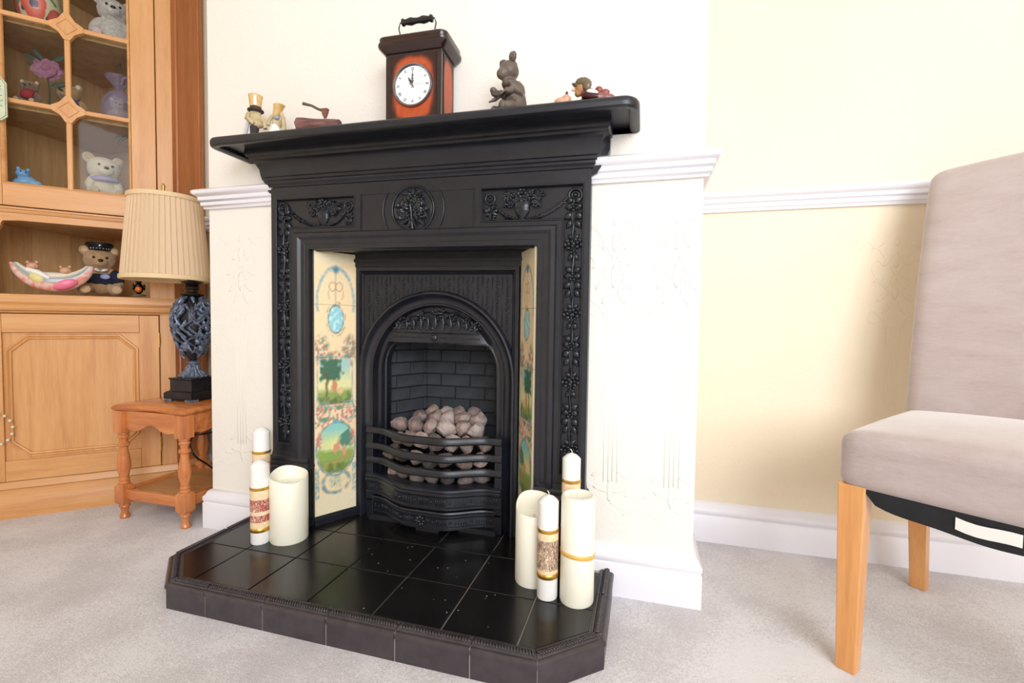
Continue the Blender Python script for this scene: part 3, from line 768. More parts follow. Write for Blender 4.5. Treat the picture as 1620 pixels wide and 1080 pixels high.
# cast hood
def hood_pt(t, q):
    """t across -1..1, q 0 bottom .. 1 top"""
    z = HB + q * (0.694 - HB)
    hw = math.sqrt(max(0.0, 0.186 ** 2 - max(0, z - SPZ) ** 2)) 
    hw = hw if q < 0.999 else 0.012
    x = t * hw; y = PY + 0.034 - 0.040 * (1 - q) ** 0.6 * math.sqrt(max(0, 1 - (x / 0.175) ** 2)) ** 0.7
    return (x, y, z)
m = MB(); m.grid(lambda i, j: hood_pt(i * 2 - 1, j), 30, 14)
FB(m, 'hood', 'iron', smooth=60)
rnd = random.Random(4); m = MB()
HWZ = lambda x, z: hood_pt(max(-1, min(1, x / max(0.01, math.sqrt(max(1e-6, 0.186 ** 2 - (z - SPZ) ** 2))))), (z - HB) / (0.694 - HB))[1]
for z, r in ((0.588, 0.0028), (0.617, 0.0022)):
    hw = math.sqrt(0.186 ** 2 - (z - SPZ) ** 2) * 0.98
    m.tube([(x, HWZ(x, z) - 0.001, z) for x in [hw * (k / 12 - 1) for k in range(25)]], r, 6)
for k in range(50):
    x = -0.135 + 0.27 * k / 49
    if abs(x) > 0.014: m.ell((x, HWZ(x, 0.603) - 0.0005, 0.603), (0.0022, 0.0022, 0.003), None, 1)
m.ell((0, HWZ(0, 0.603) - 0.001, 0.603), (0.011, 0.006, 0.011), None, 2)
m.torus((0, HWZ(0, 0.603) - 0.002, 0.603), 0.0085, 0.0018, R90, 18, 6)
for k in range(120):
    x = rnd.uniform(-0.132, 0.132); q = rnd.random(); H = 0.050 * (1 - (x / 0.15) ** 2) + 0.002; z = 0.628 + q * H
    yy = HWZ(x, z) + 0.001
    leaf(m, x, z, rnd.uniform(-2.6, 2.6), rnd.uniform(0.009, 0.016), rnd.uniform(0.007, 0.010), 0.009, yy)
for k in range(11):
    x = -0.118 + 0.236 * k / 10; H = 0.040 * (1 - (x / 0.15) ** 2) + 0.006; yy = HWZ(x, 0.63) - 0.001
    m.tube([(x, yy, 0.624), (x + 0.003, yy - 0.003, 0.624 + H * 0.5), (x - 0.001, yy + 0.001, 0.624 + H)], [0.0035, 0.0045, 0.002], 6)
    m.ell((x, yy - 0.003, 0.626 + H * 0.85), (0.0045, 0.004, 0.0045), None, 1)
for k in range(7):
    a = -1.2 + 2.4 * k / 6; leaf(m, math.sin(a) * 0.004, 0.676, a, 0.026, 0.009, 0.008, PY + 0.026)
m.ell((0, PY + 0.018, 0.674), (0.022, 0.010, 0.006), None, 2)
m.ell((0, PY + 0.012, 0.706), 0.0035, None, 2)
FB(m, 'hood_relief', 'iron_relief', smooth=60)

# firebox: base, brick courses
fb = MB(); BY = 0.335; FYa = PY + 0.05
fb.box(-0.2, 0.2, PY + 0.0, BY + 0.02, HZ + 0.04, HZ + 0.07)
fb.add([(-0.205, FYa, HZ), (-0.125, BY, HZ), (-0.125, BY, 0.72), (-0.205, FYa, 0.72)], [(0, 1, 2, 3)])
fb.add([(0.205, FYa, HZ), (0.125, BY, HZ), (0.125, BY, 0.72), (0.205, FYa, 0.72)], [(0, 1, 2, 3)])
fb.add([(-0.125, BY, HZ), (0.125, BY, HZ), (0.125, BY, 0.72), (-0.125, BY, 0.72)], [(0, 1, 2, 3)])
fb.add([(-0.205, FYa, 0.70), (0.205, FYa, 0.70), (0.125, BY, 0.70), (-0.125, BY, 0.70)], [(0, 1, 2, 3)])
firebox = FB(fb, 'firebox', 'iron_matt', smooth=0)
brick_me = {}
def brick_wall(A, B, n_in, base, courses, ch, bl):
    A, B = Vector(A), Vector(B); d = (B - A); L = d.length; ang = math.atan2(d.y, d.x)
    for c in range(courses):
        off = 0 if c % 2 else -bl / 2; x = off
        while x < L - 0.002:
            a, e = max(x, 0), min(x + bl, L)
            if e - a > 0.012:
                key = (round(e - a, 4), ch)
                if key not in brick_me:
                    q = MB(); g = 0.0016; hl = (e - a) / 2 - g; hh = ch / 2 - g
                    q.stack([[(-hl, 0.0, -hh), (hl, 0.0, -hh), (hl, 0.0, hh), (-hl, 0.0, hh)], [(-hl, -0.004, -hh), (hl, -0.004, -hh), (hl, -0.004, hh), (-hl, -0.004, hh)], [(-hl + 0.002, -0.006, -hh + 0.002), (hl - 0.002, -0.006, -hh + 0.002), (hl - 0.002, -0.006, hh - 0.002), (-hl + 0.002, -0.006, hh - 0.002)]])
                    o = q.build('fire_brick', M['firebrick'], None, smooth=0); brick_me[key] = o.data
                else:
                    o = bpy.data.objects.new('fire_brick', brick_me[key]); COL.objects.link(o)
                p = A + d.normalized() * ((a + e) / 2)
                zz = base + ch * (c + 0.5)
                o.location = Vector((p.x, p.y, zz)) - fire.location
                o.rotation_euler = (0, 0, ang); o.parent = firebox
            x += bl
brick_wall((-0.203, FYa + 0.001), (-0.126, BY - 0.001), 1, 0.27, 9, 0.041, 0.105)
brick_wall((-0.124, BY - 0.001), (0.124, BY - 0.001), 1, 0.27, 9, 0.041, 0.105)
brick_wall((0.126, BY - 0.001), (0.203, FYa + 0.001), 1, 0.27, 9, 0.041, 0.105)

# fire front: bowed bars, fret and ash-pan cover
def bow(x, y_end=0.112, y_mid=0.055):
    t = abs(x) / 0.213; k = min(1, max(0, (t - 0.22) / 0.62)); k = k * k * (3 - 2 * k); return y_mid + (y_end - y_mid) * k
def bowsweep(prof, hw=0.213, n=40, dy=0.0):
    m = MB(); pth = [(x, bow(x) + dy) for x in [hw * (2 * k / n - 1) for k in range(n + 1)]]
    m.sweep(pth, prof, lambda x, y, h: (x, y, h)); return m
for z in (0.3185, 0.271, 0.229):
    m = bowsweep([(0.0, z - 0.009), (0.004, z - 0.010), (0.008, z - 0.006), (0.008, z + 0.004), (0.004, z + 0.010), (-0.004, z + 0.011), (-0.009, z + 0.008), (-0.009, z - 0.006)])
    FB(m, 'fire_bar', 'iron', smooth=40)
for s in (-1, 1):
    m = MB(); m.box(min(s * 0.192, s * 0.214), max(s * 0.192, s * 0.214), 0.108, PY + 0.01, HZ, 0.325); FB(m, 'bar_post', 'iron', smooth=0, bevel=0.002)
m = bowsweep([(-0.03, 0.190), (0.006, 0.190), (0.012, 0.186), (0.013, 0.181), (0.009, 0.178), (0.013, 0.174), (0.013, 0.169), (0.008, 0.166), (0.005, 0.163), (0.005, 0.138), (0.009, 0.135), (0.009, 0.130), (0.0, 0.128), (-0.03, 0.128)])
fret = FB(m, 'front_fret', 'iron', smooth=30)
m = MB()
for k in range(64):
    x = -0.2 + 0.4 * k / 63
    if k % 8 == 4: m.ell((x, bow(x) - 0.006, 0.1505), (0.0045, 0.003, 0.0045), None, 1)
    elif k % 8 in (3, 5): continue
    else: m.tube([(x, bow(x) - 0.005, 0.141), (x, bow(x) - 0.005, 0.160)], 0.0013, 5)
FB(m, 'fluting', 'iron_relief', fret, smooth=180, stuff=True)
m = bowsweep([(-0.03, 0.122), (0.008, 0.121), (0.010, 0.117), (0.006, 0.114), (0.010, 0.111), (0.010, 0.107), (0.005, 0.104), (0.003, 0.101), (0.003, 0.080), (0.006, 0.078), (0.006, 0.074), (-0.004, 0.072), (-0.03, 0.072)], dy=0.006)
ashc = FB(m, 'ash_pan_cover', 'iron', smooth=30)
m = MB()
for k in range(64):
    x = -0.2 + 0.4 * k / 63
    if abs(x + 0.008) < 0.016: continue
    if k % 8 == 4: m.ell((x, bow(x) + 0.002, 0.0905), (0.0042, 0.003, 0.0042), None, 1)
    elif k % 8 in (3, 5): continue
    else: m.tube([(x, bow(x) + 0.003, 0.083), (x, bow(x) + 0.003, 0.0985)], 0.0013, 5)
FB(m, 'fluting', 'iron_relief', ashc, smooth=180, stuff=True)
m = MB(); fx, fz = -0.008, 0.0915; fy = bow(fx) - 0.002
for k in range(8):
    a = 2 * PI * k / 8; m.ell((fx + math.sin(a) * 0.0105, fy, fz + math.cos(a) * 0.0105), (0.0045, 0.004, 0.0062), Matrix.Rotation(a, 3, 'Y'), 2)
m.ell((fx, fy - 0.003, fz), (0.006, 0.007, 0.006), None, 2); m.tube([(fx, fy + 0.012, fz), (fx, fy, fz)], 0.004, 8)
FB(m, 'flower_knob', 'iron_relief', ashc, smooth=180)
m = bowsweep([(-0.02, 0.0715), (-0.002, 0.0715), (-0.002, 0.066), (-0.02, 0.066)], dy=0.006); FB(m, 'ash_pan', 'iron_matt', smooth=0)
for s in (-1, 1):
    m = MB(); m.box(min(s * 0.09, s * 0.20), max(s * 0.09, s * 0.20), PY - 0.028, PY, HZ, 0.068); FB(m, 'base_foot', 'iron_matt', smooth=0)
m = MB(); m.box(-0.03, 0.04, 0.072, 0.11, HZ, 0.068); FB(m, 'base_foot', 'iron_matt', smooth=0)

def coal_mat(name, stops):
    s = NT(name); v = s.map(); oi = s.n('ShaderNodeObjectInfo'); n1 = s.noise(v, 30, 5, 0.7)
    mx = s.n('ShaderNodeMath', operation='MULTIPLY_ADD'); mx.inputs[1].default_value = 0.45; s.L.new(oi.outputs['Random'], mx.inputs[0]); s.L.new(n1, mx.inputs[2])
    s.L.new(s.ramp(mx.outputs[0], stops), s.b.inputs['Base Color']); s.b.inputs['Roughness'].default_value = 0.8
    s.bump(s.noise(v, 110, 4, 0.7), 0.8, 0.004); return s.m
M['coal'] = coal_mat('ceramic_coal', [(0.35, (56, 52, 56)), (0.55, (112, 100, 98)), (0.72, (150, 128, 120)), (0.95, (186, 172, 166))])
# ceramic coals, row by row
ORD = ['first', 'second', 'third', 'fourth', 'fifth', 'sixth', 'seventh', 'eighth', 'ninth']
rnd = random.Random(21)
rows = [('in the lowest row behind the fret', 0.158, 0.098, 7, 0.046, 0.020), ('in the row behind the lowest fire bar', 0.203, 0.100, 7, 0.046, 0.023), ('in the row behind the middle fire bar', 0.250, 0.108, 7, 0.047, 0.024), ('in the row just under the top bar', 0.297, 0.125, 7, 0.046, 0.025),
        ('in the front row above the top bar', 0.332, 0.168, 6, 0.050, 0.026), ('in the second row of the heap', 0.347, 0.222, 5, 0.048, 0.027), ('in the back row against the bricks', 0.354, 0.278, 4, 0.050, 0.026)]
FAC = [[Vector((rnd.uniform(-1, 1), rnd.uniform(-1, 1), rnd.uniform(-1, 1))).normalized() for _ in range(8)] for _ in range(5)]
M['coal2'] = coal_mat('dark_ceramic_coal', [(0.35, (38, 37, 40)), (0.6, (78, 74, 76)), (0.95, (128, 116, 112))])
for ri, (txt, z, y, n, dx, r) in enumerate(rows):
    for k in range(n):
        x = (k - (n - 1) / 2) * dx + rnd.uniform(-0.004, 0.004) + (0.006 if ri % 2 else -0.004)
        yy = y + rnd.uniform(-0.004, 0.006) + 0.045 * (abs(x) / 0.16) ** 2 * (1 if ri < 4 else 0)
        q = MB(); R = Euler((rnd.uniform(-0.5, 0.5), rnd.uniform(-0.5, 0.5), rnd.uniform(0, 3))).to_matrix()
        V, F = ICO[2]
        rr = (r * rnd.uniform(1.08, 1.3), r * rnd.uniform(0.92, 1.08), r * rnd.uniform(0.92, 1.08)); sd = Vector((ri * 3.1, k * 1.7, 0))
        vs = []
        for p in V:
            kk = 1 + 0.42 * mnoise.noise(Vector(p) * 1.4 + sd) + 0.10 * mnoise.noise(Vector(p) * 4 + sd)
            for fd in FAC[(ri * 7 + k) % 5]: kk = min(kk, 0.80 / max(0.05, fd.dot(Vector(p))))
            vs.append(R @ Vector((p[0] * rr[0] * kk, p[1] * rr[1] * kk, p[2] * rr[2] * kk)))
        q.add(vs, F)
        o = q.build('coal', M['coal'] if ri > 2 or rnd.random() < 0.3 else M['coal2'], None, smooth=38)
        o.location = (x, yy, z + rnd.uniform(-0.003, 0.003))
        tag(o, 'rough ceramic coal, %s from left %s' % (ORD[k], txt), 'coal', 'ceramic coals in the grate')
#PART2

# ------------------------------------------------------------------ soft blobs (one continuous surface)
def blob(name, ells, voxel, mat, parent, smooth_it=4, world=True, jit=0.0, **k):
    m = MB()
    for e in ells:
        c, r = e[0], e[1]; R = e[2] if len(e) > 2 else None
        m.ell(c, r, R, 2, jit)
    o = m.build(name, mat, parent, smooth=0, world=world, **k)
    md = o.modifiers.new('remesh', 'REMESH'); md.mode = 'VOXEL'; md.voxel_size = voxel; md.use_smooth_shade = True
    sm = o.modifiers.new('smooth', 'SMOOTH'); sm.iterations = smooth_it; sm.factor = 0.5
    return o
def small(name, ells, mat, parent, sub=2, **k):
    m = MB()
    for e in ells: m.ell(e[0], e[1], e[2] if len(e) > 2 else None, sub)
    return m.build(name, mat, parent, smooth=180, **k)
M['black_gloss'] = plain('black_glass', (12, 10, 10), 0.1)
M['white_paint'] = plain('white_paint', (236, 234, 228), 0.5)
M['gold'] = plain('gold_foil', (214, 170, 78), 0.28, 0.85)
M['brass'] = plain('brass', (200, 160, 84), 0.3, 0.9)

# ------------------------------------------------------------------ candles
def wax(name, c, sss=0.3):
    s = NT(name); s.b.inputs['Base Color'].default_value = (*lin(c), 1); s.b.inputs['Roughness'].default_value = 0.38
    s.b.inputs['Subsurface Weight'].default_value = sss; s.b.inputs['Subsurface Radius'].default_value = (0.02, 0.012, 0.006); s.b.inputs['Subsurface Scale'].default_value = 0.3
    return s.m
M['wax'] = wax('white_candle_wax', (250, 248, 244), 0.15); M['ivory_wax'] = wax('ivory_candle_wax', (250, 246, 228), 0.15)
M['wick'] = plain('waxed_wick', (235, 230, 220), 0.8)
def printed(name, base, ink, scale=130):
    s = NT(name); v = s.map((1, 1, 0.55)); n = s.noise(v, scale, 5, 0.7, 2.5); n2 = s.noise(s.map(), 30, 2)
    mx = s.n('ShaderNodeMath', operation='MULTIPLY_ADD'); mx.inputs[1].default_value = 0.25; s.L.new(n2, mx.inputs[0]); s.L.new(n, mx.inputs[2])
    s.L.new(s.ramp(mx.outputs[0], [(0.52, base), (0.66, ink)]), s.b.inputs['Base Color']); s.b.inputs['Roughness'].default_value = 0.45; return s.m
M['label_peach'] = plain('cream_printed_label', (246, 226, 190), 0.5, 0.0, (238, 206, 160), 90)
M['print_red'] = printed('red_floral_print', (240, 208, 178), (166, 62, 66))
M['print_brown'] = printed('brown_floral_print', (240, 214, 180), (140, 112, 98))
def slim_candle(loc, r, h, label, band, labz, prints=()):
    t = thing('pillar_candle', label, 'candle', loc, 0)
    m = MB(); m.lathe([(0, 0), (r * 0.96, 0), (r, 0.003), (r, h - r * 0.62), (r * 0.93, h - r * 0.5), (r * 0.55, h - r * 0.16), (r * 0.15, h), (0, h)], n=32)
    m.build('wax_body', M['wax'], t, world=False, smooth=30)
    m = MB(); m.tube([(0, 0, h - 0.004), (0.0008, 0, h + 0.004), (-0.003, 0.001, h + 0.009)], 0.0011, 6); m.build('wick', M['wick'], t, world=False, smooth=180)
    z0, z1 = labz
    m = MB(); m.lathe([(r - 0.001, z0), (r + 0.0006, z0), (r + 0.0006, z1), (r - 0.001, z1)], n=32); lb = m.build('printed_label', M['label_peach'], t, world=False, smooth=60)
    for a, c_ in prints:
        m = MB(); m.lathe([(r, a), (r + 0.0009, a), (r + 0.0009, c_), (r, c_)], n=32); m.build('label_print', M[band], lb, world=False, smooth=60)
    for z, w_ in ((z0, 0.006), (z1, 0.004)):
        m = MB(); m.lathe([(r, z - w_), (r + 0.0012, z - w_ * 0.9), (r + 0.0016, z), (r + 0.0012, z + w_ * 0.9), (r, z + w_)], n=32); m.build('gold_band', M['gold'], t, world=False, smooth=60)
    return t
slim_candle((-0.394, -0.114, HZ), 0.0235, 0.222, 'slim white candle with red-printed label at left front of hearth', 'print_red', (0.038, 0.148), ((0.060, 0.078), (0.088, 0.120)))
slim_candle((-0.452, -0.048, HZ), 0.0225, 0.292, 'tall slim white candle standing behind the red-printed one at far left', 'print_red', (0.10, 0.222), ((0.12, 0.15), (0.165, 0.195)))
slim_candle((0.394, -0.135, HZ), 0.0225, 0.224, 'slim white candle with brown-printed label between two thick ones', 'print_brown', (0.052, 0.150), ((0.066, 0.130),))
slim_candle((0.428, -0.034, HZ), 0.0215, 0.292, 'tall slim candle with gold band rising behind the ribboned candle', 'print_brown', (0.12, 0.228), ((0.14, 0.20),))
def led_candle(loc, r, h, label, hi_ang, drop):
    t = thing('flameless_candle', label, 'candle', loc, 0); n = 48
    def top(a): return h - drop * (0.5 - 0.5 * math.cos(a - hi_ang)) + 0.002 * math.sin(a * 3)
    m = MB(); R_ = lambda rr, zf: [(rr * math.cos(2 * PI * k / n), rr * math.sin(2 * PI * k / n), zf(2 * PI * k / n)) for k in range(n)]
    m.stack([R_(r * 0.97, lambda a: 0), R_(r, lambda a: 0.003), R_(r, lambda a: top(a) - 0.004), R_(r * 0.97, lambda a: top(a) - 0.0005), R_(r * 0.92, lambda a: top(a) - 0.001), R_(r * 0.86, lambda a: top(a) - 0.007), R_(r * 0.8, lambda a: h - drop - 0.012), R_(r * 0.3, lambda a: h - drop - 0.016), R_(0.001, lambda a: h - drop - 0.016)])
    m.build('wax_shell', M['ivory_wax'], t, world=False, smooth=50)
    m = MB(); m.tube([(0, 0, h - drop - 0.018), (0, 0, h - drop - 0.008)], 0.003, 8); m.build('flame_bulb', M['white_paint'], t, world=False)
    return t
led_candle((-0.335, -0.075, HZ), 0.0485, 0.188, 'thick ivory candle with slanted rim at the left of the hearth', 2.4, 0.022)
led_candle((0.350, -0.080, HZ), 0.0425, 0.198, 'thick ivory hollow candle nearest the grate on the right', 1.75, 0.036)
t = thing('ribboned_candle', 'tall thick ivory candle tied with a gold ribbon at right hearth end', 'candle', (0.458, -0.130, HZ))
r = 0.0365; h = 0.231
m = MB(); m.lathe([(0, 0), (r * 0.96, 0), (r, 0.004), (r, h - 0.006), (r * 0.95, h - 0.001), (r * 0.85, h), (r * 0.7, h - 0.004), (0, h - 0.006)], n=40); m.build('wax_body', M['ivory_wax'], t, world=False, smooth=40)
m = MB(); m.tube([(0, 0, h - 0.008), (0.001, 0, h + 0.003)], 0.001, 6); m.build('wick', M['wick'], t, world=False)
M['ribbon'] = plain('gold_organza_ribbon', (232, 184, 92), 0.4, 0.1)
n = 40; R_ = lambda rr, dz: [(rr * math.cos(2 * PI * k / n), rr * math.sin(2 * PI * k / n), 0.105 + dz + 0.005 * math.cos(2 * PI * k / n + 2.2)) for k in range(n)]
m = MB(); m.stack([R_(r, -0.005), R_(r + 0.001, -0.004), R_(r + 0.0012, 0.004), R_(r, 0.005)], False, False); m.build('ribbon', M['ribbon'], t, world=False, smooth=60)

# ------------------------------------------------------------------ mantel shelf things
SZ = lambda x: 1.1305 - 0.0125 * x
M['clock_wood'] = plain('dark_mahogany', (36, 22, 19), 0.22, 0.0, (48, 27, 22), 30, **{'Coat Weight': 0.4})
def clock_panel():
    m = attr_mat('red_leather_panel', 0.42); return m
M['clock_panel'] = clock_panel()
t = thing('mantel_clock', 'lantern-shaped mahogany clock with orange-red panels and carrying handle on the mantel shelf', 'clock', (0.026, -0.024, SZ(0.026) + 0.0012), 0.03)
cw, cd = 0.074, 0.041
m = MB(); m.box(-cw, cw, -cd, cd, 0.0, 0.178); m.build('case', M['clock_wood'], t, world=False, smooth=0, bevel=0.0015)
def panel_col(i, j, blot=0):
    e = min(i, 1 - i, j * 1.0, 1 - j); dd = 1 - (abs((i - 0.5) / 0.47) ** 3.2 + abs((j - 0.5) / 0.49) ** 3.6)
    k = max(0, min(1, dd * 2.2 + mnoise.noise(Vector((i * 6, j * 6, 2))) * 0.25))
    c = np.array((46, 22, 17.)) * (1 - k) + np.array((182, 78, 38.)) * k + mnoise.noise(Vector((i * 14, j * 14, 5))) * 14
    return (*lin(tuple(np.clip(c, 0, 255))), 1)
m = MB(); m.grid(lambda i, j: (-0.061 + 0.122 * i, -cd - 0.0012, 0.006 + 0.164 * j), 30, 36, panel_col); m.build('front_panel', M['clock_panel'], t, world=False, color=True)
for s in (-1, 1):
    m = MB(); m.grid(lambda i, j: (s * (cw + 0.0012), -cd + 0.010 + (2 * cd - 0.020) * i, 0.006 + 0.164 * j), 20, 36, panel_col); m.build('side_panel', M['clock_panel'], t, world=False, color=True)
def rr(hx, hy, r, z, n=6):
    pts = []
    for cx_, cy_, a0 in ((hx - r, hy - r, 0), (-hx + r, hy - r, PI / 2), (-hx + r, -hy + r, PI), (hx - r, -hy + r, 1.5 * PI)):
        for k in range(n + 1): a = a0 + PI / 2 * k / n; pts.append((cx_ + r * math.cos(a), cy_ + r * math.sin(a), z))
    return pts
m = MB(); m.stack([rr(cw + 0.004, cd + 0.004, 0.01, 0.176), rr(cw + 0.010, cd + 0.010, 0.014, 0.182), rr(cw + 0.017, cd + 0.017, 0.018, 0.188), rr(cw + 0.019, cd + 0.019, 0.02, 0.192), rr(cw + 0.019, cd + 0.019, 0.02, 0.197), rr(cw + 0.015, cd + 0.015, 0.018, 0.199), rr(cw + 0.016, cd + 0.016, 0.018, 0.204), rr(cw + 0.016, cd + 0.016, 0.018, 0.210), rr(cw + 0.011, cd + 0.011, 0.016, 0.214)])
m.build('lid', M['clock_wood'], t, world=False, smooth=40)
M['steel'] = plain('dark_steel_wire', (70, 68, 66), 0.35, 0.8); M['ebony'] = plain('ebonised_wood', (30, 27, 27), 0.35)
m = MB(); m.tube([(-0.042, -0.02, 0.212), (-0.050, -0.02, 0.250), (-0.046, -0.02, 0.262), (0.046, -0.02, 0.262), (0.050, -0.02, 0.250), (0.042, -0.02, 0.212)], 0.0017, 8); hnd = m.build('handle_wire', M['steel'], t, world=False, smooth=60)
m = MB(); pr = [(-0.042, 0.0055), (-0.040, 0.0085), (-0.036, 0.0088), (-0.032, 0.006), (-0.024, 0.0078), (-0.016, 0.0092), (-0.008, 0.0072), (0, 0.0062), (0.008, 0.0072), (0.016, 0.0092), (0.024, 0.0078), (0.032, 0.006), (0.036, 0.0088), (0.040, 0.0085), (0.042, 0.0055)]
m.stack([[(x, -0.02 + r_ * math.cos(2 * PI * k / 14), 0.262 + r_ * math.sin(2 * PI * k / 14)) for k in range(14)] for x, r_ in pr]); m.build('handle_grip', M['ebony'], t, world=False, smooth=50)
fz_, fr = 0.094, 0.050
ring_p = lambda r_, y: [(r_ * math.cos(2 * PI * k / 48), y, fz_ + r_ * math.sin(2 * PI * k / 48)) for k in range(48)]
m = MB(); m.stack([ring_p(fr + 0.003, -cd), ring_p(fr + 0.003, -cd - 0.004), ring_p(fr + 0.001, -cd - 0.008), ring_p(fr - 0.002, -cd - 0.008), ring_p(fr - 0.0045, -cd - 0.004)], False, False); m.build('bezel', plain('chromed_bezel', (150, 150, 156), 0.18, 0.9), t, world=False, smooth=50)
m = MB(); m.stack([ring_p(fr - 0.003, -cd - 0.0015), ring_p(fr - 0.003, -cd - 0.004)], True, True); dial = m.build('dial', plain('white_dial', (244, 244, 246), 0.35), t, world=False, smooth=30)
ROM = ['XII', 'I', 'II', 'III', 'IIII', 'V', 'VI', 'VII', 'VIII', 'IX', 'X', 'XI']
M['ink'] = plain('black_ink', (48, 48, 52), 0.5)
for k, tx in enumerate(ROM):
    a = 2 * PI * k / 12; m = MB(); wch = {'I': 0.0018, 'V': 0.0042, 'X': 0.0046}; tot = sum(wch[c] for c in tx); x = -tot / 2
    def P(u_, v_): # u across, v radial
        rr_ = 0.0385 + v_; return (rr_ * math.sin(a) + u_ * math.cos(a), -cd - 0.0043, fz_ + rr_ * math.cos(a) - u_ * math.sin(a))
    for c in tx:
        wd = wch[c]; hh = 0.0038
        st = {'I': [(0.5, -1, 0.5, 1)], 'V': [(0.1, 1, 0.5, -1), (0.5, -1, 0.9, 1)], 'X': [(0.05, -1, 0.95, 1), (0.05, 1, 0.95, -1)]}[c]
        for q in st:
            m.tube([P(x + wd * q[0], hh * q[1]), P(x + wd * q[2], hh * q[3])], 0.00045, 4)
        x += wd
    m.build('numeral', M['ink'], dial, world=False, smooth=0)
def hand(name, ang, L, w_, deco, y):
    m = MB(); D = (math.sin(ang), math.cos(ang)); P = lambda l, s_: (D[0] * l + D[1] * s_, -cd - y, fz_ + D[1] * l - D[0] * s_)
    m.tube([P(-0.008, 0), P(L, 0)], w_, 4)
    if deco:
        for l in (L * 0.45, L * 0.68):
            m.torus(P(l, 0), 0.0024, 0.0006, R90, 12, 4)
        m.torus(P(L * 0.25, 0.002), 0.002, 0.0006, R90, 12, 4); m.torus(P(L * 0.25, -0.002), 0.002, 0.0006, R90, 12, 4)
    m.build(name, M['ink'], dial, world=False, smooth=0)
hand('hour_hand', math.radians(-30), 0.022, 0.0008, True, 0.0055); hand('minute_hand', math.radians(2), 0.034, 0.0007, True, 0.0062); hand('second_hand', math.radians(90), 0.030, 0.0003, False, 0.0068)
m = MB(); m.ell((0, -cd - 0.006, fz_), (0.0022, 0.002, 0.0022), None, 2); m.build('hand_boss', M['brass'], dial, world=False, smooth=180)

# reading bear statuette
M['bronze'] = plain('matt_bronze_resin', (84, 72, 64), 0.5, 0.1, (110, 97, 88), 40, 0.5, 140, 0.0015)
bx, by = 0.272, -0.052
# sits on the shelf top
t = thing('bear_statuette', 'grey-brown statuette of a sitting bear reading a book on the mantel shelf', 'statuette', (bx, by, SZ(bx) + 0.002), 0.85)
Ry = lambda a: Matrix.Rotation(a, 3, 'Y')
blob('body', [((0.012, 0, 0.034), (0.030, 0.027, 0.036)), ((0.014, 0, 0.062), (0.024, 0.022, 0.026)), ((0.000, 0, 0.084), (0.012, 0.013, 0.016)), ((-0.006, 0, 0.104), (0.025, 0.024, 0.022)), ((-0.023, 0, 0.093), (0.015, 0.014, 0.013)), ((-0.006, 0, 0.116), (0.018, 0.022, 0.010)), ((-0.002, 0.014, 0.112), (0.010, 0.008, 0.012)), ((-0.002, -0.014, 0.112), (0.010, 0.008, 0.012)),
    ((-0.014, -0.018, 0.018), (0.026, 0.012, 0.013), Ry(-0.35)), ((-0.014, 0.018, 0.018), (0.026, 0.012, 0.013), Ry(-0.35)), ((-0.034, -0.018, 0.012), (0.009, 0.010, 0.014)), ((-0.034, 0.018, 0.012), (0.009, 0.010, 0.014)),
    ((0.000, -0.024, 0.056), (0.022, 0.009, 0.009), Ry(0.55)), ((-0.018, -0.020, 0.050), (0.014, 0.008, 0.008), Ry(-0.2)), ((0.000, 0.024, 0.056), (0.022, 0.009, 0.009), Ry(0.55)), ((-0.030, 0.014, 0.052), (0.016, 0.008, 0.008), Ry(-0.3)), ((-0.040, 0.012, 0.056), (0.009, 0.008, 0.008)), ((-0.003, 0, 0.075), (0.02, 0.02, 0.012))], 0.0022, M['bronze'], t, 3, world=False)
for s in (-1, 1):
    m = MB(); m.ell((-0.008, s * 0.0200, 0.1275), (0.0075, 0.0105, 0.0125), Matrix.Rotation(s * -0.4, 3, 'X'), 2); m.ell((-0.0150, s * 0.0205, 0.1280), (0.002, 0.0065, 0.0085), Matrix.Rotation(s * -0.45, 3, 'X'), 2); m.build('ear', M['bronze'], t, world=False, smooth=180)
M['bronze_dark'] = plain('dark_bronze_resin', (60, 52, 48), 0.5)
small('eye', [((-0.024, s * 0.009, 0.107), 0.0022) for s in (-1, 1)], M['bronze_dark'], t, world=False)
small('nose', [((-0.034, 0, 0.096), (0.003, 0.005, 0.0035))], M['bronze'], t, world=False)
m = MB()
for s in (-1, 1):
    Mx = Matrix.Translation((-0.030, s * 0.0125, 0.042)) @ Matrix.Rotation(-0.75, 4, 'Y') @ Matrix.Rotation(s * 0.25, 4, 'X'); m.obox(Mx, 0.034, 0.025, 0.003)
m.build('book', M['bronze'], t, world=False, smooth=0)

# sleeping figure in a cap with a piggy companion
def colmat(name, c, r=0.35, **k): return plain(name, c, r, **k)
bx, by = 0.448, -0.078
t = thing('reclining_figurine', 'small glazed figurine of a long-nosed character in a brown cap lying on its front', 'figurine', (bx, by, SZ(bx)))
blob('body', [((0.022, 0, 0.012), (0.032, 0.018, 0.014)), ((0.045, 0, 0.010), (0.022, 0.015, 0.011)), ((0.008, -0.006, 0.022), (0.016, 0.014, 0.014))], 0.002, colmat('plum_jacket_glaze', (120, 60, 60), 0.3, c2=(150, 96, 92)), t, 2, world=False)
blob('head', [((-0.006, -0.004, 0.036), (0.015, 0.014, 0.016)), ((-0.014, -0.006, 0.026), (0.008, 0.008, 0.008)), ((-0.018, -0.006, 0.036), (0.006, 0.005, 0.005))], 0.0016, colmat('tan_glaze', (176, 128, 84), 0.3), t, 2, world=False)
m = MB(); m.ell((-0.003, -0.004, 0.046), (0.019, 0.017, 0.013), Ry(0.15), 2); m.ell((-0.018, -0.006, 0.042), (0.012, 0.011, 0.003), Ry(0.5), 2); m.ell((0.006, -0.019, 0.036), (0.009, 0.004, 0.012), None, 2); m.build('cap', colmat('brown_cap_glaze', (108, 92, 70), 0.25), t, world=False, smooth=180)
